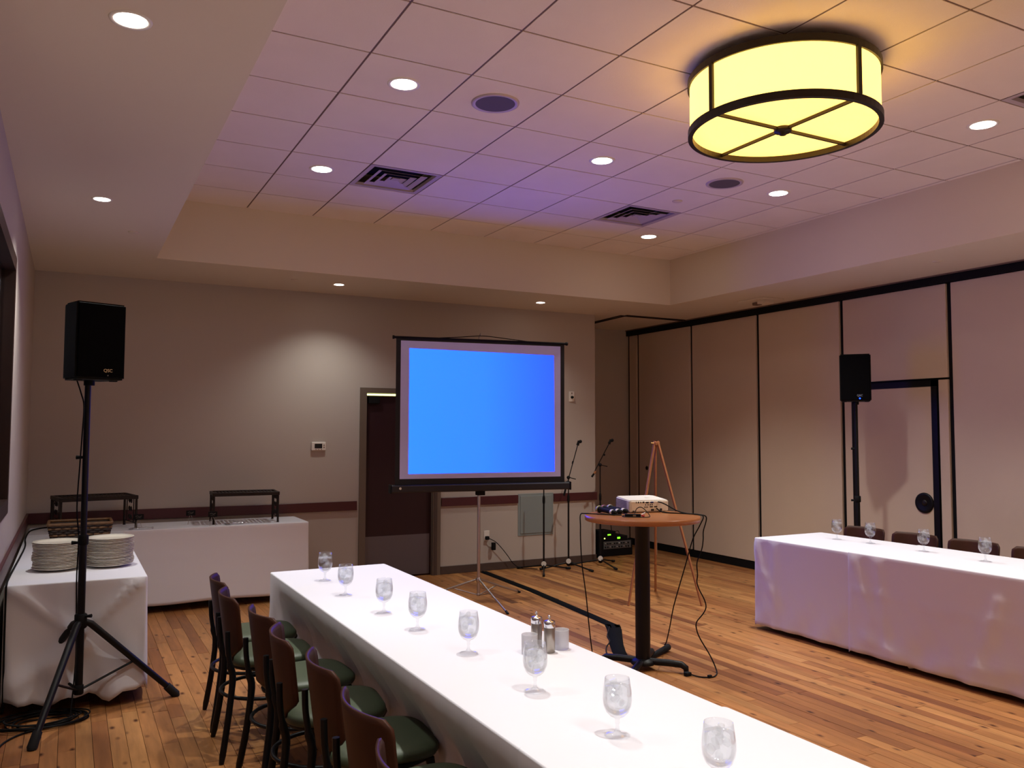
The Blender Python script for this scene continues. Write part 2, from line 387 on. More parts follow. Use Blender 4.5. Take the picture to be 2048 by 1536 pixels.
for a, b in zip(bx[:-1], bx[1:]):
    for c, d in zip(by[:-1], by[1:]):
        if any(a < vx < b and c < vy < d for vx, vy in vent_c): continue
        q = .0065; e = random.uniform(0, .0015)
        MB().box(a+(q if a != X0 else 0), b-(q if b != X1 else 0), c+q, d-(q if d != Y1 else 0), ZT+e, ZT+.016).build('ceiling_tile', M_['tile'], ceil)
# ceiling-mounted partition track over the alcove
trk = MB()
for dz in (-.03, .03):
    trk.tube([(6.40+dz, 9.7, ZS-.004), (6.34+dz, 8.86-dz, ZS-.004), (7.33, 8.86-dz, ZS-.004)], .012, 4, False)
tag(trk.build('ceiling_track', M_['iron']), 'thin brown metal track bent across the ceiling above the dark alcove', 'track')

# ------------------------------------------------------------------ ceiling fixtures
def can(x, y, z, r, watts, label, group, spot=76, blend=1.0, col=WARM, glow=True):
    t = thing('recessed_light', label, 'ceiling light', (x, y, z), 0, group)
    MB().lathe([(r*.86, .003), (r*.90, -.003), (r*1.12, -.005), (r*1.16, .001)], 32).build('trim_ring', M_['white'], t)
    MB().lathe([(.0001, -.0045), (r*.5, -.0042), (r*.89, -.003)], 32).build('lens', M_['lens'], t)
    ld = bpy.data.lights.new('spot', 'SPOT'); ld.energy = watts; ld.spot_size = math.radians(spot); ld.spot_blend = blend
    ld.shadow_soft_size = r*.6 if y > 0 else .25; ld.color = col
    lo = bpy.data.objects.new('spot', ld); C.objects.link(lo); lo.parent = t; lo.location = (0, 0, -.06)
    return t
tg = 'white round lay-in ceiling lights'
for x, y, lb in [
    (1.698, 6.418, 'round lit ceiling light left of the air vent on the tile ceiling'),
    (1.698, 4.589, 'round lit ceiling light left of the larger round ceiling speaker'),
    (1.698, 3.37, 'round lit ceiling light cut by the top edge of the picture'),
    (3.526, 5.199, 'round lit ceiling light in the middle, below left of the drum lamp'),
    (5.355, 3.37, 'round lit ceiling light to the right of the drum lamp'),
    (5.355, 5.199, 'round lit ceiling light beside the smaller round ceiling speaker'),
    (5.355, 7.028, 'round lit ceiling light nearest the far right corner of the tile ceiling'),
    (1.698, 1.541, 'round ceiling light over the near end of the long table'), (3.526, -2.117, 'added round fill light in the ceiling near the rear wall'),
    (5.355, 1.541, 'round ceiling light over the near end of the right table'),
    (1.698, -.288, 'added round fill light in the ceiling behind the viewer on the left'), (5.355, -.288, 'added round fill light in the ceiling behind the viewer on the right')]:
    wt, sp = (.42, 70) if x == 3.526 and y > 0 else (.72, 76) if x < 2 and y > 0 else (.85, 104) if y > 0 else (1.5, 120)  # cans behind the viewer are added fill, stronger and wider
    can(x, y, ZT, .085, TILE_W*wt, lb, tg, sp)
sg = 'small soffit downlights'
for x, y, lb, ww in [
    (.157, 3.313, 'bright downlight in the left soffit nearest the viewer', 1.6),
    (.145, 6.024, 'small downlight in the left soffit above the black loudspeaker', 2.6),
    (2.424, 8.411, 'small downlight in the back soffit that washes the wall left of the screen', 1.3),
    (4.855, 8.454, 'small downlight in the back soffit above the right half of the screen', 1.),
    (.15, .6, 'downlight in the left soffit behind the viewer', 1.)]:
    can(x, y, ZS, .055 if y > 3.5 else .065, SOFFIT_W*ww, lb, sg, 125, 1.0)
def cap(x, y, z, r, lb):
    o = MB().lathe([(.0001, -.008), (r*.9, -.008), (r, -.004), (r, .001)], 24).build('sprinkler_cover', M_['soffit'], None, (x, y, z))
    tag(o, lb, 'sprinkler cover', 'flush round sprinkler covers')
cap(.389, 6.923, ZS, .04, 'round flush cover in the left soffit beyond the downlight')
cap(1.95, 8.345, ZS, .035, 'round flush cover in the back soffit left of a downlight')
cap(5.928, 8.557, ZS, .04, 'round flush cover in the back soffit by the alcove')
cap(6.749, 4.697, ZS, .04, 'round flush cover in the right soffit above the partition door')
cap(4.745, 5.809, ZT, .045, 'round flush cover in the tile ceiling above the right air vent')
for x, y, lb in [(2.307, 4.589, 'larger looking round grey ceiling speaker right of a lit downlight'), (4.745, 5.199, 'round grey ceiling speaker beyond the drum lamp')]:
    t = thing('ceiling_speaker', lb, 'ceiling speaker', (x, y, ZT), 0, 'round ceiling speakers')
    MB().lathe([(.125, -.006), (.135, -.010), (.150, -.006), (.152, .001)], 40).build('rim', mat('speaker_rim', '#B8A8B4', .5) if 'sr' not in M_ else M_['sr'], t)
    MB().lathe([(.0001, -.006), (.126, -.006)], 40).build('grille', mat('speaker_grille', '#5A5058', .7, bump=.3, bscale=600), t)
vm = mat('vent_metal', '#B4A4AC', .5)
for (vx, vy), lb in zip(vent_c, ['square louvred air vent left of centre in the tile ceiling', 'square louvred air vent to the right, beyond the drum lamp', 'square air vent cut by the right edge of the picture']):
    t = thing('ceiling_vent', lb, 'air vent', (vx, vy, ZT), 0, 'square ceiling air vents')
    def ring(a, b, za, zb, nm, m, th=.002):
        mb = MB()
        for k in range(4):
            R_ = Matrix.Rotation(k*PI/2, 4, 'Z')
            mb.add([(-a, -a, za), (a, -a, za), (b, -b, zb), (-b, -b, zb), (-a, -a, za+th), (a, -a, za+th), (b, -b, zb+th), (-b, -b, zb+th)],
                   [(0, 3, 2, 1), (4, 5, 6, 7), (0, 1, 5, 4), (2, 3, 7, 6)], False, R_)
        o = mb.build(nm, m, t)
        if nm == 'louvre':
            o.data.materials.append(M_['blackmat'])  # upper blade faces coloured black for the unlit look inside the vent
            for p_ in o.data.polygons: p_.material_index = 0 if p_.index % 4 != 1 else 1
        return o
    ring(.300, .262, .0, .0, 'frame', vm)
    ring(.262, .256, .0, .022, 'flange', vm)
    MB().box(-.27, .27, -.27, .27, .10, .105).build('backing', M_['blackmat'], t)
    for a in (.205, .138, .074):
        ring(a+.0, a-.038, -.004, .010, 'louvre', vm)
    MB().box(-.03, .03, -.03, .03, .004, .008).build('louvre', vm, t)
t = thing('ceiling_bracket', 'pale square plate and small device on the soffit above the partition', 'ceiling device', (6.99, 7.1, ZS))
MB().bbox(-.16, .16, -.22, .2, -.012, .0, .003, 1).build('plate', M_['soffit'], t)
MB().bbox(-.06, .08, -.14, -.02, -.05, -.012, .006).build('device_body', M_['soffit'], t)
MB().bbox(.0, .07, .03, .12, -.045, -.012, .006).build('sensor', M_['grid'], t)

# drum lamp
t = thing('drum_lamp', 'large round flush ceiling lamp with glowing yellow shade and dark bronze frame', 'lamp', (3.515, 3.372, ZT))
Rl = .525
MB().lathe([(Rl-.012, -.355), (Rl-.012, -.085)], 72).build('shade', M_['shade'], t)
MB().lathe([(.0001, -.342), (Rl-.02, -.342)], 72).build('diffuser', M_['drum_base'], t)
def rimring(z0, z1, nm, ro=Rl, ri=Rl-.026):
    return MB().lathe([(ri, z0), (ro, z0), (ro, z1), (ri, z1), (ri, z0)], 72, smooth=False).build(nm, M_['bronze'], t)
rimring(-.375, -.335, 'bottom_ring'); rimring(-.085, -.045, 'top_ring')
MB().lathe([(.0001, -.05), (Rl-.02, -.05)], 72).build('top_pan', M_['bronze'], t)
MB().cyl((0, 0, 0), .3, -.05, .0, 40).build('canopy', M_['bronze'], t)
for k in range(4):
    a = k*PI/2
    MB().box(.03, Rl-.02, -.0065, .0065, -.362, -.345, Matrix.Rotation(a, 4, 'Z')).build('arm', M_['bronze'], t)
    MB().box(Rl-.012, Rl+.003, -.013, .013, -.34, -.08, Matrix.Rotation(a, 4, 'Z')).build('upright', M_['bronze'], t)
MB().lathe([(.0001, -.385), (.018, -.385), (.022, -.372), (.045, -.37), (.05, -.36), (.05, -.345), (.0001, -.343)], 28).build('hub', M_['bronze'], t)
dup(t, (3.515, -.905, ZT), 0, 'added fill copy of the drum lamp, out of view behind the viewer')  # unseen lamp added to brighten the ceiling and partition

# ------------------------------------------------------------------ wall fittings
t = thing('thermostat', 'white wall thermostat with dark display left of the maroon door', 'thermostat', (2.396, YB, 1.493))
MB().bbox(-.078, .078, -.028, 0, -.047, .047, .008).build('case', M_['white'], t)
MB().box(-.045, .038, -.030, -.027, -.022, .028).build('display', mat('lcd', '#1C1E22', .3), t)
for k in (-.03, 0, .03): MB().bbox(k-.006, k+.006, -.031, -.027, -.038, -.032, .001, 1).build('button', M_['grid'], t)
for k in (-.012, .012): MB().bbox(.052, .064, -.031, -.027, k-.006, k+.006, .001, 1).build('button', M_['grid'], t)
t = thing('volume_control', 'white wall plate with black knob right of the screen', 'wall control', (5.64, YB, 2.105))
MB().bbox(-.04, .04, -.012, 0, -.065, .065, .004).build('plate', M_['white'], t)
MB().lathe([(.0001, .028), (.014, .028), (.018, .0)], 16, X=rotm(PI/2, 0, 0, (0, -.01, -.01))).build('knob', M_['blackmat'], t)
MB().box(-.006, .006, -.014, -.012, .03, .05).build('switch', M_['grid'], t)
t = thing('access_panel', 'grey framed rectangular access panel low on the back wall', 'panel', (5.118, YB, .64))
MB().bbox(-.25, .25, -.006, 0, -.257, .257, .002, 1).build('frame', M_['greypanel'], t)
MB().bbox(-.222, .222, -.012, -.005, -.23, .23, .003, 1).build('door', M_['greypanel'], t)
t = thing('wall_outlet', 'white wall outlet with a black plug below the maroon rail', 'outlet', (4.443, YB, .415))
MB().bbox(-.036, .036, -.006, 0, -.058, .058, .002, 1).build('plate', M_['white'], t)
o = MB().bbox(4.42, 4.462, YB-.045, YB-.006, .368, .41, .006).tube(catmull([(4.445, YB-.04, .39), (4.53, YB-.06, .345), (4.61, YB-.06, .27), (4.70, YB-.06, .165), (4.77, YB-.07, .07), (4.86, YB-.09, .012), (4.96, YB-.15, .008), (5.02, YB-.22, .008)]), .005, 6).bbox(4.49, 4.535, YB-.07, YB-.03, .245, .335, .006).build('cable', M_['blackmat'])
tag(o, 'black cord with adapter drooping from the wall outlet to the floor', 'cord')

# ------------------------------------------------------------------ tables and cloths
def smooth(a, b, v):
    t = max(0., min(1., (v-a)/(b-a))); return t*t*(3-2*t)
def table(x0, x1, y0, y1, lb, z=.735):
    t = thing('banquet_table', lb, 'table', ((x0+x1)/2, (y0+y1)/2, 0))
    a, b = (x1-x0)/2-.03, (y1-y0)/2-.03
    MB().bbox(-a, a, -b, b, z-.03, z, .006).build('tabletop', M_['grid'], t)
    for sx in (-1, 1):
        for sy in (-1, 1):
            MB().tube([(sx*(a-.17), sy*(b-.25), z-.03), (sx*(a-.17), sy*(b-.25), .0)], .014, 8).build('leg', M_['iron'], t)
def cloth(name, lb, x0, x1, y0, y1, zt, zb, off=None, zbf=None, grp='white tablecloths', sides='lrfb'):
    """sides: l (x0) r (x1) f (y0) b (y1)"""
    P = []; r = .018; st = .035
    def side(ax, ay, bx_, by_, n, tagc):
        Lh = math.hypot(bx_-ax, by_-ay); k = max(2, int(Lh/st))
        for i in range(k+1):
            u = i/k; P.append((ax+(bx_-ax)*u, ay+(by_-ay)*u, n, tagc))
    def corner(cx, cy, a0):
        for i in (1, 2, 3):
            a = a0+PI/2*i/4; P.append((cx+r*math.cos(a), cy+r*math.sin(a), (math.cos(a), math.sin(a)), 'c'))
    side(x0+r, y0, x1-r, y0, (0, -1), 'f'); corner(x1-r, y0+r, -PI/2)
    side(x1, y0+r, x1, y1-r, (1, 0), 'r'); corner(x1-r, y1-r, 0)
    side(x1-r, y1, x0+r, y1, (0, 1), 'b'); corner(x0+r, y1-r, PI/2)
    side(x0, y1-r, x0, y0+r, (-1, 0), 'l'); corner(x0+r, y0+r, PI)
    N = len(P); vs = []; fs = []; sm = []
    rings = [(-.008, zt, 0), (-.0022, zt-.0018, 0), (0, zt-.008, 0)]
    nz = 22
    for ins, z, _ in rings:
        for x, y, n, s in P: vs.append((x+n[0]*ins, y+n[1]*ins, z))
    for j in range(1, nz+1):
        q = j/nz
        for x, y, n, s in P:
            b = zbf(x, y, s) if zbf else zb
            z = zt-.008+(b-zt+.008)*q
            o = off(x, y, z, s) if off else 0.
            vs.append((x+n[0]*o, y+n[1]*o, z))
    nr = len(rings)+nz
    for j in range(nr-1):
        for k in range(N):
            fs.append((j*N+k, (j+1)*N+k, (j+1)*N+(k+1) % N, j*N+(k+1) % N))
    mb = MB(); mb.add(vs, fs, True); mb.add(vs[:N], [tuple(range(N))], False)
    o = mb.build(name, M_['cloth'])
    md = o.modifiers.new('thick', 'SOLIDIFY'); md.thickness = .0012; md.offset = -1
    return tag(o, lb, 'tablecloth', grp)
def crease(px, pz, ax, az, bx_, bz, wd):
    dx, dz = bx_-ax, bz-az; L2 = dx*dx+dz*dz; t = max(0, min(1, ((px-ax)*dx+(pz-az)*dz)/L2))
    d = math.hypot(px-ax-dx*t, pz-az-dz*t); return math.exp(-(d/wd)**2)
chY = [5.12, 4.63, 4.11, 3.62, 3.135, 2.59, 2.08]
def off_long(x, y, z, s):
    h = .76-z
    if s == 'l':
        e = smooth(0, .35, 5.47-y)
        d = -.155*smooth(.02, .34, h)*e
        near = min(abs(y-c) for c in chY)
        d += .045*smooth(.1, .5, h)*smooth(.10, .24, near)*e
        d += .024*smooth(.05, .5, h)*math.sin(y*21+h*5)*e + .010*smooth(.02, .3, h)*math.sin(y*47-h*9)
        return d
    if s == 'b': return .01*smooth(.05, .7, h)+.004*smooth(.1, .6, h)*math.sin(x*34)
    if s == 'r': return .006*smooth(.05, .7, h)*math.sin(y*21)+.01*smooth(0, .7, h)
    return 0
table(1.17, 1.90, 3.05, 5.45, 'long folding table, far one under the white cloth in the middle')
table(1.17, 1.90, .6, 3.02, 'long folding table, near one under the white cloth in the middle')
cloth('tablecloth', 'white cloth on the far part of the long centre table', 1.155, 1.922, 2.1, 5.475, .76, .02, off_long, grp='white cloths on the long centre table')
cloth('tablecloth', 'white cloth on the near part of the long centre table, lapping over the far one', 1.150, 1.927, -.6, 2.14, .7635, .02, off_long, grp='white cloths on the long centre table')

def off_right(x, y, z, s):
    h = .76-z
    if s == 'l':
        d = .012*smooth(.0, .75, h)
        d += .010*crease(y, z, 4.36, .49, 3.85, .482, .018)+.011*crease(y, z, 3.80, .47, 2.9, .48, .018)
        d += .012*crease(y, z, 5.14, .02, 5.15, .7, .03)+.012*crease(y, z, 4.07, .12, 4.14, .72, .03)
        d += .018*crease(y, z, 5.38, .7, 5.2, .35, .05)+.014*crease(y, z, 3.45, .05, 3.25, .6, .05)+.01*crease(y, z, 5.36, .48, 5.18, .47, .018)
        d += .016*crease(y, z, 4.25, .16, 3.75, .06, .04)+.014*crease(y, z, 3.7, .1, 3.1, .2, .05)+.006*math.sin(y*19+z*14)*smooth(.3, .7, h)+.004*math.sin(y*37-z*23)*smooth(.1, .6, h)+.014*crease(y, z, 4.35, .70, 4.2, .3, .04)
        d += .006*smooth(.3, .75, h)*math.sin(y*11+1)
        return d
    return .008*smooth(0, .75, h)+.004*math.sin((x+y)*17)*smooth(.1, .7, h)
def hem_right(x, y, s): return .015+.02*smooth(4.4, 3.6, y)*0+(.025 if s == 'l' else .01)
table(5.22, 5.98, 2.95, 5.36, 'folding table, far one under the white cloth on the right')
table(5.22, 5.98, .5, 2.9, 'folding table, near one under the white cloth on the right')
cloth('tablecloth', 'white cloth on the far part of the right-hand table', 5.195, 6.005, 3.9, 5.385, .76, .03, off_right, hem_right, grp='white cloths on the right-hand table')
cloth('tablecloth', 'white cloth lapping over it on the near part of the right-hand table', 5.187, 6.011, .3, 4.412, .7635, .02, off_right, hem_right, grp='white cloths on the right-hand table')

def off_bufl(x, y, z, s):
    h = .76-z
    if s == 'f':
        d = .034*crease(x, z, -.28, .75, .06, .46, .026)+.034*crease(x, z, .43, .75, .10, .46, .026)+.012*math.sin(x*31+z*9)*smooth(.2, .6, h)
        d += .03*crease(x, z, .05, .5, .12, .4, .05)
        lo = smooth(.34, .72, h)
        d += lo*(.035*math.sin(x*23+z*6)+.03)+.03*crease(x, z, -.25, .2, .1, .36, .05)
        return d
    if s == 'r': return .02*smooth(0, .7, h)+.006*math.sin(y*14)*smooth(.1, .6, h)
    return 0
def hem_bufl(x, y, s):
    return .075+.025*math.sin(x*19)+.015*math.sin(x*41+1) if s in 'fc' and y < 6.2 else .07+.012*math.sin(y*5)
table(-.29, .43, 5.72, 8.1, 'folding table under the white cloth along the left wall')
cloth('tablecloth', 'white cloth with bunched front hem on the buffet table along the left wall', -.308, .455, 5.675, 8.27, .76, .07, off_bufl, hem_bufl, grp='white cloths on the buffet tables')
def off_bufb(x, y, z, s):
    h = .76-z
    if s == 'f': return .012*smooth(0, .7, h)+.0035*crease(x, z, .6, .50, 2.1, .50, .01)+.0035*crease(x, z, .6, .27, 2.1, .27, .01)+.003*math.sin(x*9)*smooth(.1, .7, h)
    return .01*smooth(0, .7, h)
table(-.27, 2.08, 8.34, 8.90, 'folding table under the white cloth along the back wall')
cloth('tablecloth', 'white cloth on the buffet table along the back wall', -.300, 2.125, 8.305, 8.915, .76, .075, off_bufb, lambda x, y, s: .075+.006*math.sin(x*6), grp='white cloths on the buffet tables')

# ------------------------------------------------------------------ chairs
def make_chair(label, grp):
    t = thing('dining_chair', label, 'chair', (0, 0, 0), 0, grp)
    # seat cushion: rounded square, domed
    mb = MB(); prof = [(.80, .432), (.97, .434), (1.0, .445), (1.0, .462), (.96, .474), (.80, .482), (.5, .486), (.001, .487)]
    seg = 40; vs = []; fs = []
    for r, z in prof:
        for k in range(seg):
            a = 2*PI*k/seg; c_, s_ = math.cos(a), math.sin(a)
            e = 2/3.4
            xx = math.copysign(abs(c_)**e, c_)*.214*r; yy = math.copysign(abs(s_)**e, s_)*(.205+.015*c_)*r
            vs.append((xx+.028, yy, z+.018))
    for i in range(len(prof)-1):
        for k in range(seg): fs.append((i*seg+k, i*seg+(k+1) % seg, (i+1)*seg+(k+1) % seg, (i+1)*seg+k))
    mb.add(vs, fs, True).build('seat', M_['vinyl'], t)
    fr = MB(); 
    fr.tube([(.21*math.cos(a)+.04, .18*math.sin(a), .436) for a in [2*PI*k/28 for k in range(29)]], .012, 6)
    fr.box(-.17, .24, -.012, .012, .425, .447).box(.03, .054, -.17, .17, .425, .447)
    fr.build('seat_frame', M_['black'], t)
    # curved plywood back
    nu, nv = 16, 14; zb, zt = .475, .808
    def pt(u, v, o):
        hw = .10+(.205-.10)*smooth(0, .30, v) + .008*v
        dz = 0
        if v > .9: hw -= .028*((v-.9)/.1)**2
        yy = u*hw
        z = zb+(zt-zb)*v
        xx = -.200-.045*v+.30*yy*yy/.205*1.0 + o
        return (xx, yy, z+dz)
    vs = []; fs = []
    for o in (0, .011):
        for j in range(nv+1):
            for i in range(nu+1): vs.append(pt(-1+2*i/nu, j/nv, o))
    W = nu+1; K = W*(nv+1)
    for j in range(nv):
        for i in range(nu):
            a = j*W+i; fs.append((a, a+W, a+W+1, a+1)); fs.append((K+a, K+a+1, K+a+W+1, K+a+W))
    for i in range(nu):
        fs.append((i, i+1, K+i+1, K+i)); a = nv*W+i; fs.append((a, K+a, K+a+1, a+1))
    for j in range(nv):
        a = j*W; fs.append((a, K+a, K+a+W, a+W)); a = j*W+nu; fs.append((a, a+W, K+a+W, K+a))
    MB().add(vs, fs, True).build('backrest', M_['gbrown'], t)
    for s in (-1, 1):
        MB().tube([(.19, s*.15, .44), (.22, s*.185, .2), (.24, s*.205, 0)], [.017, .015, .012], 8).build('leg', M_['black'], t)
        MB().tube(catmull([(-.216, s*.186, .645), (-.212, s*.185, .56), (-.198, s*.182, .47), (-.185, s*.178, .40), (-.205, s*.185, .2), (-.235, s*.21, 0)], 4), [.013]*8+[.018]*5+[.0165]*7+[.012], 8, flat=1.0).build('leg', M_['black'], t)
    MB().tube([(.222*math.cos(a), .222*math.sin(a), .30) for a in [2*PI*k/32 for k in range(33)]], .0095, 8, cap=False).build('brace_ring', M_['black'], t)
    return t
gL = 'green seated wooden back chairs along the left side of the long table'
gR = 'wooden back chairs behind the right-hand table'
ordn = ['farthest chair beside the long table, green seat and curved wooden back', 'second farthest chair beside the long table, green seat and curved wooden back',
        'third farthest chair beside the long table, green seat and curved wooden back', 'chair in the middle of the row at the long table, pale green seat showing',
        'third nearest chair beside the long table, curved brown back and green seat', 'second nearest chair beside the long table, large curved brown back in view',
        'nearest chair beside the long table, cut by the bottom edge of the picture']
chX = [.985, .96, 1.02, 1.015, 1.05, 1.03, .975]; chR = [-.04, -.05, .06, -.13, -.07, .02, .0]
chair0 = None
for i, y in enumerate(chY):
    if chair0 is None:
        chair0 = make_chair(ordn[0], gL); chair0.location = (chX[0], y, 0); chair0.rotation_euler = (0, 0, chR[0])
    else: dup(chair0, (chX[i], y, 0), chR[i], ordn[i], gL)
for i, (y, lb) in enumerate(zip([5.165, 4.655, 4.145, 3.62], ['farthest chair behind the right table, in front of the loudspeaker pole', 'second farthest dark back chair behind the right table, by the partition door pull',
        'third farthest dark back chair behind the right table', 'chair back behind the right table, cut by the right edge of the picture'])):
    dup(chair0, (6.13, y, 0), PI+.03*(i % 2), lb, gR)

# ------------------------------------------------------------------ goblets
def make_goblet(lb, grp):
    t = thing('goblet', lb, 'glass', (0, 0, 0), 0, grp)
    MB().lathe([(.037, .0), (.0385, .002), (.030, .005), (.012, .009), (.006, .018), (.005, .032), (.0075, .038), (.006, .044), (.009, .052), (.022, .058), (.034, .070),
                (.0415, .088), (.0435, .105), (.0425, .128), (.039, .150), (.0365, .168), (.0355, .168), (.0380, .150), (.0415, .128), (.0422, .105), (.040, .088), (.032, .072), (.015, .062), (.0001, .060)], 32).build('bowl', M_['glass'], t)
    MB().lathe([(.0001, .0612), (.014, .063), (.031, .073), (.0395, .089), (.0416, .105), (.041, .128), (.0388, .143), (.0001, .143)], 32).build('water', M_['water'], t)
    rnd = random.Random(3)
    for k in range(8):
        a = rnd.uniform(0, 2*PI); r = rnd.uniform(.004, .023); z = .092+.060*(k/7)**.9
        X = Matrix.Translation((r*math.cos(a), r*math.sin(a), z)) @ Euler((rnd.uniform(0, 3), rnd.uniform(0, 3), rnd.uniform(0, 3))).to_matrix().to_4x4()
        s = rnd.uniform(.009, .0125)
        MB().bbox(-s, s, -s, s, -s*.6, s*.6, .003, 1, X).build('ice_cube', M_['ice'], t)
    return t
gG = 'ice water goblets on the long table'
Lg = [(1.383, 5.007), (1.362, 4.516), (1.402, 3.996), (1.422, 3.596), (1.457, 3.123), (1.452, 2.565), (1.456, 2.078), (1.462, 1.647)]
ln = ['farthest water goblet on the long table, at its far left corner', 'second farthest ice water goblet on the long table', 'third farthest ice water goblet on the long table', 'fourth farthest ice water goblet on the long table',
      'ice water goblet standing alone left of the pepper mills', 'ice water goblet in front of the steel mills and candle cups', 'ice water goblet near the overlap of the two tablecloths', 'nearest ice water goblet, cut by the bottom edge of the picture']
gob = None
for (x, y), lb in zip(Lg, ln):
    if gob is None: gob = make_goblet(lb, gG); gob.location = (x, y, .7605)
    else: dup(gob, (x, y, .7605 if y > 2.14 else .764), x*9+y*5, lb, gG)
for (x, y), lb in zip([(5.714, 4.957), (5.752, 4.656), (5.705, 4.144), (5.649, 3.631)], ['farthest ice water goblet on the right table', 'second farthest ice water goblet on the right table', 'third farthest ice water goblet on the right table', 'ice water goblet on the right table nearest the edge of the picture']):
    dup(gob, (x, y, .7605 if y > 4.412 else .764), x*7+y*3, lb, 'ice water goblets on the right table')
# mills and candle cups
def mill(x, y, lb):
    t = thing('pepper_mill', lb, 'pepper mill', (x, y, .7605), 0, 'steel mills on the long table')
    MB().lathe([(.0001, 0), (.021, 0), (.0235, .003), (.0235, .097), (.0225, .099)], 28).build('body', M_['steel'], t)
    MB().lathe([(.0225, .1), (.0237, .102), (.0237, .122), (.022, .1255), (.010, .128), (.006, .131), (.0035, .134), (.0035, .138), (.006, .140), (.0065, .144), (.0045, .148), (.0001, .149)], 28).build('cap', M_['chrome'], t)
mill(1.757, 2.985, 'steel pepper mill with a small knob, in front of the other mill')
mill(1.748, 3.075, 'steel mill half hidden behind the other steel mill')
def votive(x, y, lb):
    t = tag(MB().lathe([(.0001, 0), (.030, 0), (.0325, .003), (.033, .078), (.0322, .0795), (.031, .078), (.0295, .014), (.0001, .012)], 28).build('candle_cup', M_['frost'], None, (x, y, .7605)), lb, 'candle holder', 'frosted candle cups on the long table')
votive(1.672, 3.0, 'frosted glass candle cup behind an ice water goblet')
votive(1.828, 3.01, 'frosted glass candle cup right of the steel mills')

# ------------------------------------------------------------------ plates
def make_plate(lb, grp):
    o = MB().lathe([(.0001, .004), (.070, .004), (.082, 0), (.088, .003), (.120, .011), (.143, .0195), (.146, .022), (.144, .0235), (.120, .0165), (.085, .009), (.0001, .0085)], 40).build('dinner_plate', M_['plate'])
    return tag(o, lb, 'plate', grp)
p0 = make_plate('', ''); first = True
for cx, cy, n, nm in ((-.045, 6.20, 18, 'left'), (.262, 6.21, 19, 'right')):
    for k in range(n):
        o = p0 if first else p0.copy()
        if not first: C.objects.link(o)
        first = False
        o.location = (cx+random.uniform(-.003, .003)+.004*math.sin(k*.7), cy+random.uniform(-.003, .003), .7605+k*.0095)
        where = 'lowest' if k == 0 else 'topmost' if k == n-1 else 'one of those inside'
        o['label'] = 'white dinner plate, %s the %s stack on the buffet table' % (where+(' of' if where[-1] == 't' else ''), nm)
        o['group'] = 'dinner plates in the %s stack' % nm; o['category'] = 'plate'

# wicker basket
t = thing('wicker_basket', 'rectangular brown wicker basket behind the plate stacks', 'basket', (.10, 7.72, .7605))
wk = mat('wicker_dark', '#26140C', .6, var=.35, vscale=30); wk2 = mat('wicker_pale', '#6A4A2A', .55, var=.3, vscale=30)
def rect_path(a, b, z, wob=0., n=10, ph=0):
    pts = []
    cs = [(-a, -b), (a, -b), (a, b), (-a, b), (-a, -b)]
    for (x0, y0), (x1, y1) in zip(cs[:-1], cs[1:]):
        nx, ny = (y1-y0), -(x1-x0); L_ = math.hypot(nx, ny); nx /= L_; ny /= L_
        m = n if abs(x1-x0) > .1 else n
        for i in range(m):
            u = i/m; o = wob*math.cos(PI*i+ph)
            pts.append((x0+(x1-x0)*u+nx*o, y0+(y1-y0)*u+ny*o, z))
    pts.append(pts[0]); return pts
for k in range(8):
    MB().tube(rect_path(.195+.004*k, .13+.004*k, .012+k*.0175, .006, 14, PI*k), .0092, 5).build('wicker_strand', wk if k % 3 else wk2, t)
MB().tube(rect_path(.228, .163, .152, 0), .013, 6).build('rim', wk2, t)
MB().box(-.19, .19, -.13, .13, .0, .008).build('bottom', wk, t)
for a in range(-6, 7): MB().tube([(a*.03, -.132, .0), (a*.034, -.160, .15)], .005, 5).build('stake', wk, t)

# display risers
def riser(loc, rz, wx, wy, h, lb):
    t = thing('display_riser', lb, 'riser', loc, rz, 'brown iron display risers')
    for sy in (-1, 1): MB().bbox(-wx/2-.014, wx/2+.014, sy*wy/2-.012, sy*wy/2+.012, h-.034, h, .003, 1).build('top_frame', M_['iron'], t)
    for sx in (-1, 1): MB().bbox(sx*wx/2-.012, sx*wx/2+.012, -wy/2, wy/2, h-.034, h, .003, 1).build('top_frame', M_['iron'], t)
    for k in range(-8, 9): MB().box(k*wx/18-.010, k*wx/18+.010, -wy/2, wy/2, h-.016, h-.008).build('slat', M_['iron'], t)
    for sx in (-1, 1):
        for sy in (-1, 1):
            MB().tube([(sx*wx/2, sy*wy/2, h-.02), (sx*wx/2, sy*wy/2, .006), (sx*wx/2, sy*wy/2, 0)], [.011, .011, .015], 6).build('leg', M_['iron'], t)
        X = Matrix.Translation((sx*wx/2, 0, 0))
        MB().tube([(0, -wy/2, .05), (0, wy/2, .05)], .005, 6, X=X).build('rail', M_['iron'], t)
        for sy in (-1, 1): MB().tube([(0, sy*wy*.28, h-.025), (0, sy*wy*.28, .05)], .005, 6, X=X).build('rail', M_['iron'], t)
        for q in range(3):
            zc = .05+(h-.08)*(q+.5)/3; rr = min(wy*.22, (h-.08)/7)
            sc = MB()
            for sy in (-1, 1):
                sc.tube([(0, sy*(rr*1.0)+rr*(1-a/9)*math.cos(a*.8)*.9, zc+rr*(1-a/9)*math.sin(a*.8)) for a in range(9)], .006, 5, X=X)
            sc.build('scroll', M_['iron'], t)
    MB().tube([(-wx/2, wy/2, h-.05), (wx/2, wy/2, h-.05)], .004, 6).build('stretcher', M_['iron'], t)
riser((1.555, 8.61, .7605), -.06, .60, .34, .30, 'brown iron display riser with scroll legs at the right end of the buffet')
riser((.22, 8.58, .7605), .18, .62, .42, .305, 'brown iron display riser with scroll legs behind the wicker basket')
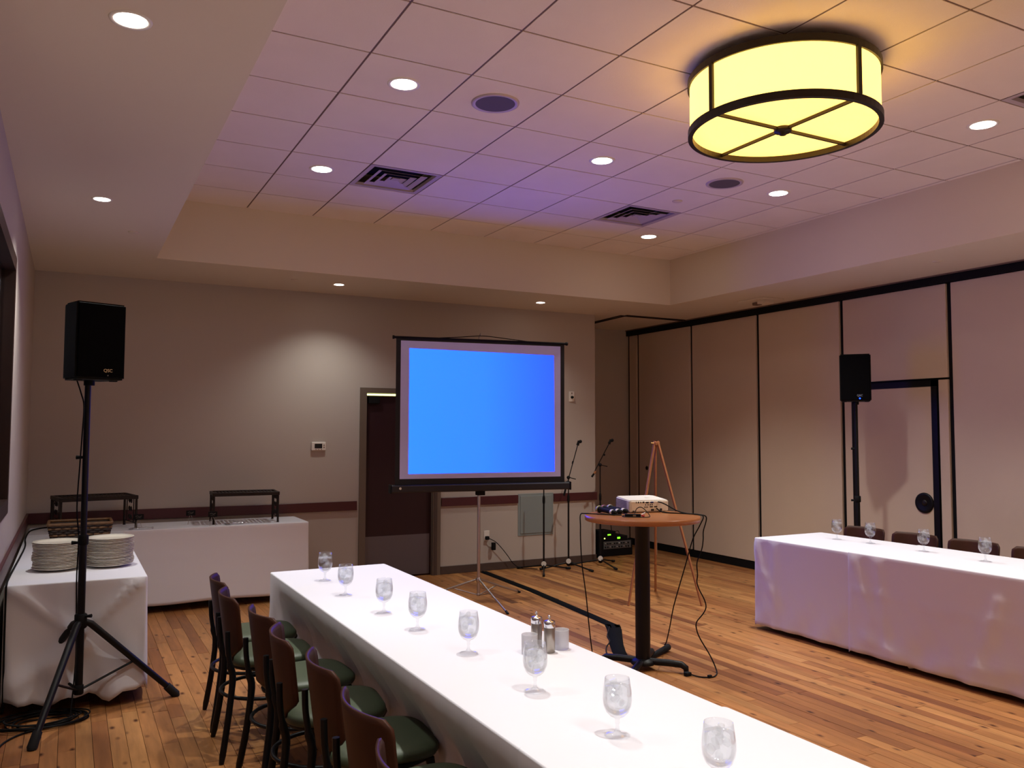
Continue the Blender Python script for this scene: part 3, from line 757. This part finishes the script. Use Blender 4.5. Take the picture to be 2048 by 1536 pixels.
# small signs on stands
gold = mat('sign_lettering', '#8C8478', .6)
def sign(x, y, rz, lb):
    t = thing('food_sign', lb, 'sign', (x, y, .7605), rz, 'small black signs on wire stands')
    MB().bbox(-.042, .042, -.004, .004, .082, .132, .002, 1).build('card', M_['blackmat'], t)
    for s in (-1, 1): MB().tube([(s*.006, .004, .085), (s*.018, .0, .05), (s*.026, -.012, .0)], .0025, 5).build('wire_leg', M_['silver'], t)
    MB().tube([(-.028, -.005, .112), (-.012, -.005, .118), (.004, -.005, .108), (.026, -.005, .116)], .0015, 4).tube([(-.022, -.005, .098), (.02, -.005, .100)], .0012, 4).build('lettering', gold, t)
sign(.585, 8.42, 0, 'small black sign on a wire stand left of the silver tongs by the riser')
sign(1.055, 8.60, .1, 'small black sign on a wire stand in the middle of the back buffet')
sign(1.225, 8.375, .05, 'small black sign in front of the leg of the right riser')
def tongs(x, y, rz, lb):
    t = thing('serving_tongs', lb, 'tongs', (x, y, .7605), rz, 'silver serving tongs on the back buffet')
    for s in (-1, 1):
        MB().tube([(-.10, s*.004, .012), (-.04, s*.010, .014), (.02, s*.018, .012), (.06, s*.026, .009)], [.005, .006, .006, .004], 6, flat=.5).build('arm', M_['chrome'], t)
        MB().lathe([(.0001, .0), (.016, .003), (.024, .008), (.025, .0095)], 16, c=(.075, s*.024, .001)).build('spoon_bowl', M_['chrome'], t)
    MB().cyl((-.10, 0, 0), .008, 0, .02, 12).build('hinge', M_['chrome'], t)
tongs(.60, 8.36, 2.9, 'silver tongs lying left of the buffet centre by a small sign')
tongs(1.44, 8.40, 3.25, 'silver tongs lying in front of the right display riser')
o = MB().tube(catmull([(-.292, 5.66, .05), (-.296, 5.655, .4), (-.297, 5.658, .72), (-.296, 5.69, .768), (-.298, 6.03, .767), (-.276, 7.38, .767), (-.296, 8.0, .767), (-.282, 8.60, .767), (-.20, 8.80, .767), (-.13, 8.84, .767)]), .006, 6).build('cable', M_['blackmat'])
tag(o, 'black cable running along the wall edge of the left buffet cloth', 'cable')

# ------------------------------------------------------------------ loudspeakers on stands
def spk_stand(lb, loc, rz=0.):
    t = thing('speaker_stand', lb, 'speaker stand', loc, rz, 'black tripod loudspeaker stands')
    feet = [(-.215, -.49), (.545, .115), (-.33, .375)]
    MB().tube([(0, 0, 1.03), (0, 0, 1.945)], .0175, 16).build('upper_pole', M_['black'], t)
    MB().tube([(0, 0, .13), (0, 0, 1.04)], .0215, 16).build('lower_pole', M_['black'], t)
    MB().cyl((0, 0, 0), .029, .985, 1.045, 18, ch=.004).build('collar', M_['blackmat'], t)
    MB().tube([(-.02, 0, 1.0), (-.06, .01, 1.0)], [.006, .012], 8).build('clamp_knob', M_['blackmat'], t)
    MB().tube([(-.015, .0, 1.50), (-.05, .01, 1.50)], [.008, .013], 8).build('locking_pin', M_['blackmat'], t)
    MB().cyl((0, 0, 0), .034, .50, .585, 18, ch=.006).build('hub', M_['blackmat'], t)
    MB().tube([(.02, -.02, .57), (.055, -.04, .575)], [.006, .011], 8).build('clamp_knob', M_['blackmat'], t)
    MB().cyl((0, 0, 0), .027, .12, .175, 16, ch=.004).build('lower_collar', M_['blackmat'], t)
    for fx, fy in feet:
        L = math.hypot(fx, fy); dx, dy = fx/L, fy/L
        lg = MB().tube([(dx*.02, dy*.02, .535), (dx*.055, dy*.055, .52), (fx*.95, fy*.95, .045)], [.020, .021, .018], 10).build('leg', M_['black'], t)
        MB().tube([(fx*.90, fy*.90, .073), (fx, fy, .012), (fx*1.005, fy*1.005, .0)], [.0245, .0265, .022], 12).build('rubber_foot', M_['rubber'], lg)
        MB().tube([(dx*.022, dy*.022, .15), (dx*L*.55, dy*L*.55, .263)], .0105, 8, flat=.6).build('brace', M_['black'], t)
    return t
SL = (.09, 5.575, 0)
st = spk_stand('black tripod speaker stand in front of the plate stacks on the left', SL)
def loudspeaker(lb, loc, rz, led):
    t = thing('loudspeaker', lb, 'loudspeaker', loc, rz, 'black box loudspeakers on tripod stands')
    # trapezoid cabinet, front at -y
    w1, w2, d, h0, h1 = .14, .105, .14, 0., .452
    vs = []
    for z in (h0, h1):
        vs += [(-w1, -d, z), (w1, -d, z), (w1, d*.25, z), (w2, d, z), (-w2, d, z), (-w1, d*.25, z)]
    bm = bmesh.new(); V = [bm.verts.new(v) for v in vs]
    bm.faces.new(V[:6][::-1]); bm.faces.new(V[6:])
    for k in range(6): bm.faces.new((V[k], V[(k+1) % 6], V[6+(k+1) % 6], V[6+k]))
    bmesh.ops.bevel(bm, geom=bm.edges[:], offset=.010, segments=2, affect='EDGES'); bm.verts.index_update()
    mb = MB(); mb.add([v.co[:] for v in bm.verts], [tuple(v.index for v in f.verts) for f in bm.faces]); bm.free()
    mb.build('cabinet', mat('speaker_cabinet', '#12120E', .7, spec=.2, bump=.2, bscale=300), t)
    MB().bbox(-.132, .132, -.150, -.138, .012, .442, .005).build('grille', mat('speaker_mesh', '#030305', .8, spec=.08, bump=.1, bscale=900), t)
    X = rotm(PI/2, 0, 0, (.038, -.1515, .052))
    text_part('QSC', .026, mat('badge_gold', '#F4DCA8', .45, metal=.0) if not led else mat('badge_grey', '#9098A8', .4), t, X, 'badge_lettering')
    MB().ball((.038, -.151, .024), .0035 if not led else .007, 10).build('power_led', M_['led_blue'] if led else M_['silver'], t)
    MB().cyl((0, .02, 0), .03, -.03, .0, 18).build('pole_socket', M_['blackmat'], t)
    for sx in (-1, 1): MB().bbox(sx*.10-.02, sx*.10+.02, -.09, -.06, -.008, .001, .002, 1).build('foot', M_['rubber'], t)
    return t
loudspeaker('black box loudspeaker on a tripod above the stacked plates', (SL[0]+.013, SL[1]-.01, 1.958), math.radians(20), False)
o = MB().tube(catmull([(.03, 5.60, 1.96), (.055, 5.60, 1.88), (.072, 5.60, 1.80), (.066, 5.60, 1.6), (.060, 5.60, 1.45), (.052, 5.60, 1.2), (.066, 5.60, 1.02), (.062, 5.60, .8), (.066, 5.61, .60), (.07, 5.60, .3), (.05, 5.50, .02)]), .0045, 6).build('speaker_cable', M_['blackmat'])
tag(o, 'thin black cable hanging beside the left speaker pole', 'cable')
SR = (6.75, 5.60, 0)
dup(st, SR, -1.2, 'black speaker stand behind the right table by the partition door')
loudspeaker('black box loudspeaker with a blue light in front of the partition', (SR[0], SR[1], 1.958), math.radians(-50), True)
# coil of cable on the floor by the left stand
cm = MB()
for k in range(9):
    r1, r2 = .10+.012*k*.9, .06+.008*k; ox, oy = random.uniform(-.02, .02), random.uniform(-.02, .02)
    cm.tube([(-.08+ox+r1*1.35*math.cos(a), 5.52+oy+r2*1.3*math.sin(a), .006+.006*(k % 5)+.004*math.sin(3*a+k)) for a in [2*PI*i/30 for i in range(31)]], .0045, 5)
cm.tube(catmull([(-.05, 5.42, .006), (-.18, 5.36, .006), (-.26, 5.25, .006), (-.29, 5.1, .006), (-.31, 4.9, .006)]), .005, 6)
tag(cm.build('cable_coil', M_['blackmat']), 'tangled coil of black cable on the floor by the left speaker stand', 'cable')

# ------------------------------------------------------------------ projection screen
t = thing('projection_screen', 'tripod projection screen with black border showing a plain blue image', 'projection screen', (3.567, 7.421, 0), -.15)
FY = -.05
MB().bbox(-.885, .940, -.055-.03, .02, 1.078, 1.150, .012).build('case', mat('screen_case', '#0B0B18', .45), t)
for a, b in ((-.893, -.880), (.935, .948)): MB().bbox(a, b, -.092, .026, 1.072, 1.156, .006).build('end_cap', M_['blackmat'], t)
MB().cyl((0, 0, 0), .012, 0, .004, 12, X=rotm(PI/2, 0, 0, (-.80, -.086, 1.12))).build('case_screw', M_['chrome'], t)
bd = mat('screen_border', '#06060E', .7)
MB().box(-.845, .888, FY, FY+.0015, 1.14, 2.55).build('border', bd, t)
MB().box(-.800, .845, FY-.001, FY, 1.207, 2.524).build('spill_tinted_fabric', M_['screen_spill_tint'], t)
MB().add([(-.716, FY-.002, 1.254), (.779, FY-.002, 1.258), (.771, FY-.002, 2.428), (-.716, FY-.002, 2.452)], [(0, 1, 2, 3)]).build('glowing_image', M_['blue'], t)
MB().tube([(-.868, FY, 2.553), (.912, FY, 2.553)], .0125, 10).build('top_bar', M_['blackmat'], t)
for a in (-.872, .914): MB().tube([(a-.008, FY, 2.553), (a+.008, FY, 2.553)], .018, 12).build('bar_cap', M_['blackmat'], t)
MB().tube(catmull([(-.42, FY, 2.562), (-.2, FY, 2.580), (0.02, FY, 2.598), (.25, FY, 2.582), (.50, FY, 2.560)]), .0045, 6).build('handle_wire', M_['blackmat'], t)
MB().tube([(0, 0, .06), (0, 0, 1.3)], .0155, 14).build('lower_pole', M_['silver'], t)
MB().tube([(0, 0, 1.3), (0, 0, 2.61)], .012, 12).build('upper_pole', M_['silver'], t)
MB().tube([(0, .01, 2.60), (0, -.035, 2.625), (0, -.052, 2.60)], .007, 8).build('hook', M_['silver'], t)
MB().bbox(-.03, .05, -.05, .03, 1.035, 1.08, .006).build('bracket', M_['blackmat'], t)
MB().cyl((0, 0, 0), .024, .19, .235, 14, ch=.003).build('leg_collar', M_['silver'], t)
MB().cyl((0, 0, 0), .019, .06, .085, 14, ch=.003).build('foot_collar', M_['silver'], t)
for a in (-90-8.6+17, 150, 30):
    a = math.radians(a); dx, dy = math.cos(a), math.sin(a)
    lg = MB().tube([(dx*.025, dy*.025, .215), (dx*.33, dy*.33, .105), (dx*.60, dy*.60, .014)], [.010, .010, .009], 8).build('leg', M_['silver'], t)
    MB().tube([(dx*.585, dy*.585, .022), (dx*.625, dy*.625, .006)], .012, 8).build('rubber_foot', M_['rubber'], lg)
    MB().tube([(dx*.018, dy*.018, .07), (dx*.27, dy*.27, .127)], .006, 6).build('brace', M_['silver'], t)

# ------------------------------------------------------------------ high round table and what is on it
TC = (3.605, 4.83)
t = thing('high_round_table', 'tall round wooden pedestal table holding the projector', 'table', (TC[0], TC[1], 0))
RT = .405
MB().lathe([(RT-.006, .0), (RT, .004), (RT, .032), (RT-.005, .036)], 64, c=(0, 0, 1.032), cap0=True, cap1=True).build('tabletop', M_['wood'], t)
MB().lathe([(.05, .06), (.052, .10), (.053, .55), (.052, 1.0), (.075, 1.02), (.14, 1.032)], 24, cap0=True).build('column', M_['black'], t)
MB().lathe([(.0001, .035), (.085, .035), (.09, .045), (.075, .065), (.052, .075)], 24).build('base_hub', M_['black'], t)
for k, a in enumerate((-50, 40, 130, 220)):
    a = math.radians(a); c_, s_ = math.cos(a), math.sin(a)
    Lk = .30
    lg = MB().tube([(c_*.04, s_*.04, .055), (c_*.18, s_*.18, .058), (c_*(Lk-.03), s_*(Lk-.03), .055), (c_*Lk, s_*Lk, .035), (c_*Lk, s_*Lk, .018)], [.024, .024, .023, .021, .019], 10).build('foot', M_['black'], t)
    MB().cyl((c_*Lk, s_*Lk, 0), .016, 0, .02, 12).build('glide', M_['rubber'], lg)
ZB = 1.068
# projector
t = thing('projector', 'white projector with rear sockets on the high round table', 'projector', (3.79, 5.09, ZB), math.radians(-9))
pm = mat('projector_white', '#E9E6DC', .4)
T_ = rotm(math.radians(3.5), 0, 0, (0, 0, .012))
bm = bmesh.new(); 
outline = [(-.150, -.125), (.160, -.125), (.160, .10), (.13, .128), (-.13, .128), (-.158, .105), (-.158, -.115)]
V0 = [bm.verts.new((x, y, .0)) for x, y in outline]; V1 = [bm.verts.new((x*1.0, y, .088 if y > -.12 else .085)) for x, y in outline]
bm.faces.new(V0[::-1]); bm.faces.new(V1)
for k in range(7): bm.faces.new((V0[k], V0[(k+1) % 7], V1[(k+1) % 7], V1[k]))
bmesh.ops.bevel(bm, geom=bm.edges[:], offset=.008, segments=3, affect='EDGES'); bm.verts.index_update()
mb = MB(); mb.add([v.co[:] for v in bm.verts], [tuple(v.index for v in f.verts) for f in bm.faces], False, T_); bm.free()
mb.build('body', pm, t)
dk = mat('projector_port', '#15151C', .5); blu = mat('vga_blue', '#182A70', .5)
def port(x0, x1, z0, z1, m=dk, nm='port'): MB().bbox(x0, x1, -.1275, -.122, z0, z1, .0015, 1, T_).build(nm, m, t)
for a, b in ((-.110, -.103), (-.094, -.083), (-.074, -.066), (-.056, -.040)): port(a, b, .066, .078)
port(-.030, -.005, .064, .075); port(.008, .034, .064, .076, blu)
for x in (-.030, -.010, .008, .024): MB().cyl((0, 0, 0), .0045, 0, .002, 10, X=T_ @ rotm(PI/2, 0, 0, (x, -.125, .053))).build('jack', dk, t)
for x in (-.038, -.026, -.014): MB().cyl((0, 0, 0), .004, 0, .002, 10, X=T_ @ rotm(PI/2, 0, 0, (x, -.125, .036))).build('jack', dk, t)
port(.004, .030, .034, .042); port(.040, .066, .034, .042); port(.088, .106, .006, .024); port(-.135, -.118, .004, .012); port(.015, .04, .008, .022)
for i in range(9):
    for j in range(6): MB().box(-.1595, -.156, -.07+i*.020, -.058+i*.020, .012+j*.011, .019+j*.011, T_).build('vent_slot', mat('vent_grey', '#6C6670', .6) if i+j == 0 else bpy.data.materials['vent_grey'], t)
MB().lathe([(.0001, .0005), (.016, .001), (.018, .0)], 20, c=(.05, .01, .088), X=T_).build('top_button', M_['white'], t)
MB().lathe([(.036, 0), (.036, .012), (.03, .016), (.028, .004), (.0001, .002)], 28, X=T_ @ rotm(-PI/2, 0, 0, (.06, .128, .045))).build('lens_ring', dk, t)
for x, y, h in ((-.12, -.1, .014), (.13, -.1, .014), (0, .1, .03)): MB().cyl((x, y, 0), .011, 0, h, 12).build('foot', dk, t)
# hand microphones
gry = mat('mic_grille', '#A8A294', .4, metal=.6, bump=.6, bscale=900)
def hand_mic(h, tl, ring, lb):
    h = Vector(h); tl = Vector(tl); d = (tl-h).normalized(); L_ = (tl-h).length
    q = d.to_track_quat('Z', 'Y').to_matrix().to_4x4()
    t = thing('microphone', lb, 'microphone', tuple(h), 0, 'hand microphones on the high round table')
    X = q
    MB().lathe([(.0001, -.024), (.012, -.022), (.020, -.014), (.0245, -.002), (.0245, .008), (.022, .014)], 20, X=X).build('grille', gry, t)
    MB().lathe([(.0248, .002), (.0258, .004), (.0258, .010), (.0248, .012)], 20, X=X).build('ring', mat('mic_ring', ring, .5), t)
    MB().lathe([(.022, .014), (.018, .03), (.0165, .06), (.0175, L_-.03), (.016, L_-.004), (.0001, L_)], 18, X=X).build('body', M_['blackmat'], t)
    MB().lathe([(.0178, L_-.055), (.0182, L_-.054), (.0182, L_-.03), (.0178, L_-.029)], 18, X=X).build('label_band', M_['white'], t)
hand_mic((3.44, 5.13, ZB+.026), (3.425, 4.90, ZB+.019), '#C8C860', 'hand microphone with a yellow ringed head nearest the table edge')
hand_mic((3.505, 5.165, ZB+.026), (3.495, 4.93, ZB+.019), '#C06080', 'middle hand microphone with a pink ringed head')
hand_mic((3.565, 5.175, ZB+.026), (3.56, 4.95, ZB+.019), '#E0E0E0', 'hand microphone next to the projector, pale ringed head')
# adapter with phono plugs
t = thing('audio_adapter', 'small black audio box with red and white plugs in front of the projector', 'adapter', (3.47, 4.755, ZB), -.55)
MB().bbox(-.055, .055, -.014, .014, .0, .022, .005).build('box', M_['blackmat'], t)
MB().box(.0, .02, -.0146, -.0138, .006, .016).build('badge', gold, t)
o2 = MB().tube(catmull([(-.05, .0, .012), (-.075, -.01, .008), (-.05, -.045, .006), (.04, -.06, .006), (.10, -.05, .006), (.115, -.01, .012), (.09, .03, .045), (.06, .04, .065), (.03, .035, .055), (.015, .02, .02)]), .003, 6).build('cord', M_['blackmat'], t)
MB().tube([(.06, -.002, .012), (.078, -.012, .01)], .007, 8).build('red_plug', mat('red_plug', '#B01820', .4), t, label='red phono plug')
MB().tube([(.062, .008, .016), (.088, .014, .028)], .006, 8).build('white_plug', M_['white'], t, label='white phono plug')
def cable(pts, r, lb, nm='cable', extra=None):
    mb = MB().tube(catmull(pts), r, 6)
    if extra: extra(mb)
    return tag(mb.build(nm, M_['blackmat']), lb, 'cable')
cable([(3.45, 4.86, ZB+.006), (3.36, 4.96, ZB+.006), (3.28, 5.06, ZB+.006), (3.232, 5.055, ZB+.0), (3.222, 5.04, .99), (3.222, 5.039, .893), (3.231, 5.034, .717), (3.255, 5.021, .508), (3.273, 5.012, .299), (3.291, 5.002, .126), (3.30, 4.97, .006), (3.32, 4.85, .006)], .0045,
      'black cable dropping from the left edge of the high table')
cable([(3.83, 4.955, ZB+.03), (3.845, 4.90, ZB+.006), (3.90, 4.78, ZB+.006), (3.95, 4.66, ZB+.006), (3.965, 4.60, ZB-.004), (3.945, 4.615, 1.0), (3.905, 4.645, .90), (3.857, 4.667, .724), (3.822, 4.690, .584), (3.79, 4.72, .428), (3.86, 4.85, .26), (3.97, 5.03, .10), (4.0, 5.09, .06)], .0045,
      'black power cord slanting down from the table edge to its foot', 'cable')
def ends(mb): mb.bbox(3.745, 3.79, 4.53, 4.565, 0, .026, .005).bbox(3.855, 3.885, 4.432, 4.452, 0, .02, .004)
cable([(3.84, 4.955, ZB+.078), (3.86, 4.90, ZB+.065), (3.90, 4.80, ZB+.02), (3.93, 4.72, ZB+.007), (3.955, 4.65, ZB+.007), (3.985, 4.60, ZB-.002), (3.99, 4.60, 1.03), (3.975, 4.612, .96), (3.972, 4.612, .899), (3.960, 4.615, .83), (3.925, 4.624, .743), (3.927, 4.623, .656), (3.923, 4.625, .604), (3.938, 4.617, .552), (3.969, 4.601, .482), (3.977, 4.596, .431),
       (3.958, 4.606, .386), (3.918, 4.628, .327), (3.92, 4.626, .268), (3.944, 4.614, .206), (3.99, 4.57, .10), (4.0, 4.52, .012), (3.93, 4.45, .006), (3.87, 4.435, .006), (3.81, 4.48, .006), (3.785, 4.54, .01)], .0045,
      'long curly black video cable hanging from the projector to the floor', 'video_cable', ends)

o = MB().tube([(3.76, 4.965, .02), (3.80, 4.985, .024), (4.03, 5.105, .030), (4.055, 5.12, .030), (4.07, 5.13, .026)], [.012, .020, .024, .026, .018], 10).build('power_strip', M_['blackmat'])
tag(o, 'short black power bar on the floor by the high table base', 'power strip')
# ------------------------------------------------------------------ floor tape / cable ramp
def strip(pts, wd, h=.004):
    P = [Vector(p+(0,)) for p in pts]; vs = []; fs = []
    for i, p in enumerate(P):
        d = (P[min(i+1, len(P)-1)]-P[max(i-1, 0)]).normalized(); n = Vector((-d.y, d.x, 0)); w_ = wd[i] if isinstance(wd, list) else wd
        for k, (s, z) in enumerate(((-1, .0), (-.97, h), (-.25, h), (0, h+.007), (.25, h), (.97, h), (1, 0))): vs.append((p.x+n.x*s*w_/2, p.y+n.y*s*w_/2, z+.0008))
    for i in range(len(P)-1):
        for k in range(6): fs.append((i*7+k, i*7+k+1, (i+1)*7+k+1, (i+1)*7+k))
    return MB().add(vs, fs, True)
tp = mat('black_gaffer_tape', '#101012', .9, spec=.05, bump=.1, bscale=60)
mb = strip([(4.37, 8.98), (4.345, 8.4), (4.315, 7.7), (4.27, 7.2), (4.20, 6.4), (4.16, 6.02), (4.14, 5.92)], .095)
tag(mb.build('floor_tape', tp), 'long straight black tape strip across the floor from the back wall', 'floor tape')
mb = strip([(4.17, 6.02), (4.08, 5.86), (3.95, 5.66), (3.82, 5.46), (3.71, 5.27), (3.66, 5.17)], [.13, .125, .115, .11, .105, .10])
tag(mb.build('floor_tape', tp), 'short curved black tape strip turning toward the high table base', 'floor tape')
cable([(4.10, 5.96, .006), (4.02, 5.86, .006), (3.90, 5.70, .006), (3.82, 5.55, .006), (3.70, 5.42, .006), (3.60, 5.27, .006), (3.56, 5.15, .006), (3.50, 5.05, .006)], .0045, 'black cord lying left of the curved floor tape')

# ------------------------------------------------------------------ microphone stands
badge = mat('stand_badge', '#D8D6D0', .5)
def mic_stand(loc, rot0, zt, lb, boom=None):
    t = thing('microphone_stand', lb, 'microphone stand', loc, 0, 'black tripod microphone stands')
    MB().tube([(0, 0, .05), (0, 0, .85)], .011, 10).build('lower_tube', M_['black'], t)
    MB().tube([(0, 0, .82), (0, 0, zt)], .0075, 10).build('upper_tube', M_['black'], t)
    MB().lathe([(.012, .80), (.016, .82), (.016, .87), (.010, .895)], 14).build('clutch', M_['blackmat'], t)
    MB().lathe([(.014, .035), (.026, .045), (.026, .10), (.014, .125)], 14, cap0=True).build('hub', M_['blackmat'], t)
    dv = math.atan2(-loc[1], -loc[0])
    MB().cyl((0, 0, 0), .030, 0, .006, 20, X=rotm(0, 0, dv, (0, 0, 0)) @ rotm(0, PI/2, 0, (.024, 0, .095))).build('badge', badge, t, label='round white badge')
    for k in range(3):
        a = rot0+k*2*PI/3; c_, s_ = math.cos(a), math.sin(a)
        lg = MB().tube([(c_*.02, s_*.02, .075), (c_*.33, s_*.33, .018)], .009, 8).build('leg', M_['black'], t)
        MB().tube([(c_*.31, s_*.31, .021), (c_*.37, s_*.37, .014)], .0145, 8).build('rubber_foot', M_['rubber'], lg)
    if boom:
        a, b = Vector(boom[0]), Vector(boom[1]); J = Vector((0, 0, zt))
        MB().tube([J+a, J+b], .006, 8).build('boom_arm', M_['black'], t)
        m1, m2 = J+b*.42, J+b*.50
        MB().tube([m1, m2], .010, 8).build('boom_clutch', M_['blackmat'], t)
        MB().ball(tuple(J), .022, 10).build('pivot', M_['blackmat'], t)
        MB().tube([J+Vector((.01, -.01, 0)), J+Vector((.075, -.05, -.02))], .006, 6).build('wing_handle', M_['blackmat'], t)
        MB().tube([J+a*.55, J+a], [.012, .013], 8).build('counterweight', M_['blackmat'], t)
        d = b.normalized()
        MB().tube([J+b-d*.01, J+b+d*.05], [.018, .015], 10).build('clip', M_['blackmat'], t)
        MB().ball(tuple(J+b+d*.035+Vector((.018, -.012, .004))), .021, 10).build('clip_jaw', M_['blackmat'], t)
    return t
lat = Vector((math.cos(YAW), -math.sin(YAW), 0))
mic_stand((5.02, 8.66, 0), math.radians(-120), 1.2, 'straight black microphone stand behind the lower right of the screen')
mic_stand((5.39, 8.70, 0), math.radians(-70), 1.10, 'black boom microphone stand at the right edge of the screen', (-lat*.055+Vector((0, 0, -.22)), lat*.115+Vector((0, 0, .40))))
s3 = mic_stand((5.86, 8.71, 0), math.radians(-92), 1.245, 'black boom microphone stand in front of the dark alcove', (-lat*.105+Vector((0, 0, -.15)), lat*.115+Vector((0, 0, .27))))
MB().tube([Vector((0, 0, 1.245))-lat*.055+Vector((0, 0, -.078)), Vector((0, 0, 1.245))-lat*.075+Vector((0, 0, -.108))], .0145, 8).build('tape_band', M_['easel'], s3)

# ------------------------------------------------------------------ easel
t = thing('easel', 'light wooden tripod easel standing behind the high table', 'easel', (5.2, 6.70, 0))
ap = Vector((0.0, 0.03, 1.555))
for fx, fy in ((4.757-5.2, 6.598-6.70), (5.382-5.2, 6.276-6.70)):
    MB().tube([ap+Vector((fx*.04, fy*.04, .01)), (fx, fy, 0)], [.014, .012], 4, False).build('leg', M_['easel'], t)
MB().tube([ap+Vector((.01, .02, -.02)), (5.435-5.2, 7.06-6.70, 0)], [.014, .012], 4, False).build('leg', M_['easel'], t)
MB().bbox(-.028, .028, .0, .045, 1.525, 1.56, .004, 1).build('head_block', M_['easel'], t)
brass = mat('brass', '#C09A60', .3, metal=.9)
MB().tube([(-.03, .02, 1.545), (-.055, .035, 1.545)], [.005, .009], 8).build('wing_nut', brass, t)
MB().tube([(.245*.62, .36*.62+.0, .55), (.245*.66, .36*.66, .40)], .003, 6).build('chain', M_['silver'], t)

# ------------------------------------------------------------------ equipment in the alcove
t = thing('equipment_rack', 'black equipment case with a grey control panel in the alcove', 'equipment rack', (6.52, 9.5, 0))
MB().bbox(-.24, .26, -.2, .2, .0, .205, .01).build('case', M_['blackmat'], t)
MB().box(-.215, .225, -.208, -.2, .10, .198).build('control_panel', mat('rack_grey', '#5C5C5E', .45), t)
for r_ in range(2):
    for k in range(11): MB().lathe([(.0001, .014), (.008, .013), (.010, 0)], 10, X=rotm(PI/2, 0, 0, (-.19+k*.037, -.208, .170-r_*.045))).build('knob', M_['blackmat'] if (k+r_) % 3 else M_['silver'], t)
o = MB().bbox(6.17, 6.255, 9.22, 9.60, 0, .36, .008).box(6.18, 6.245, 9.216, 9.22, .03, .33).build('amplifier', M_['blackmat']); tag(o, 'tall narrow black box beside the equipment case in the alcove', 'amplifier')
t = thing('wireless_receiver', 'black receiver with green display on top of the equipment case, higher one', 'receiver', (6.385, 9.47, .206), 0, 'black wireless receivers')
MB().bbox(-.12, .12, -.17, .12, .0, .125, .006).build('body', M_['blackmat'], t)
MB().box(-.012, .038, -.173, -.169, .072, .088).build('display', M_['led_green'], t)
for x in (-.108, -.062): MB().ball((x, -.171, .035), .008, 10).build('indicator', M_['led_yellow'], t)
MB().tube([(.10, -.1, .12), (.07, -.12, .25), (.06, -.12, .33)], .005, 6).build('antenna', M_['blackmat'], t)
t = thing('wireless_receiver', 'lower black receiver with green display beside the higher one in the alcove', 'receiver', (6.60, 9.44, .206), 0, 'black wireless receivers')
MB().bbox(-.09, .09, -.15, .12, .0, .060, .006).build('body', M_['blackmat'], t)
MB().box(-.078, -.034, -.153, -.149, .022, .044).build('display', M_['led_green'], t)
MB().tube(catmull([(-.05, 0, .06), (-.02, -.02, .10), (.03, -.02, .105), (.06, 0, .06)]), .004, 6).build('antenna', M_['blackmat'], t)
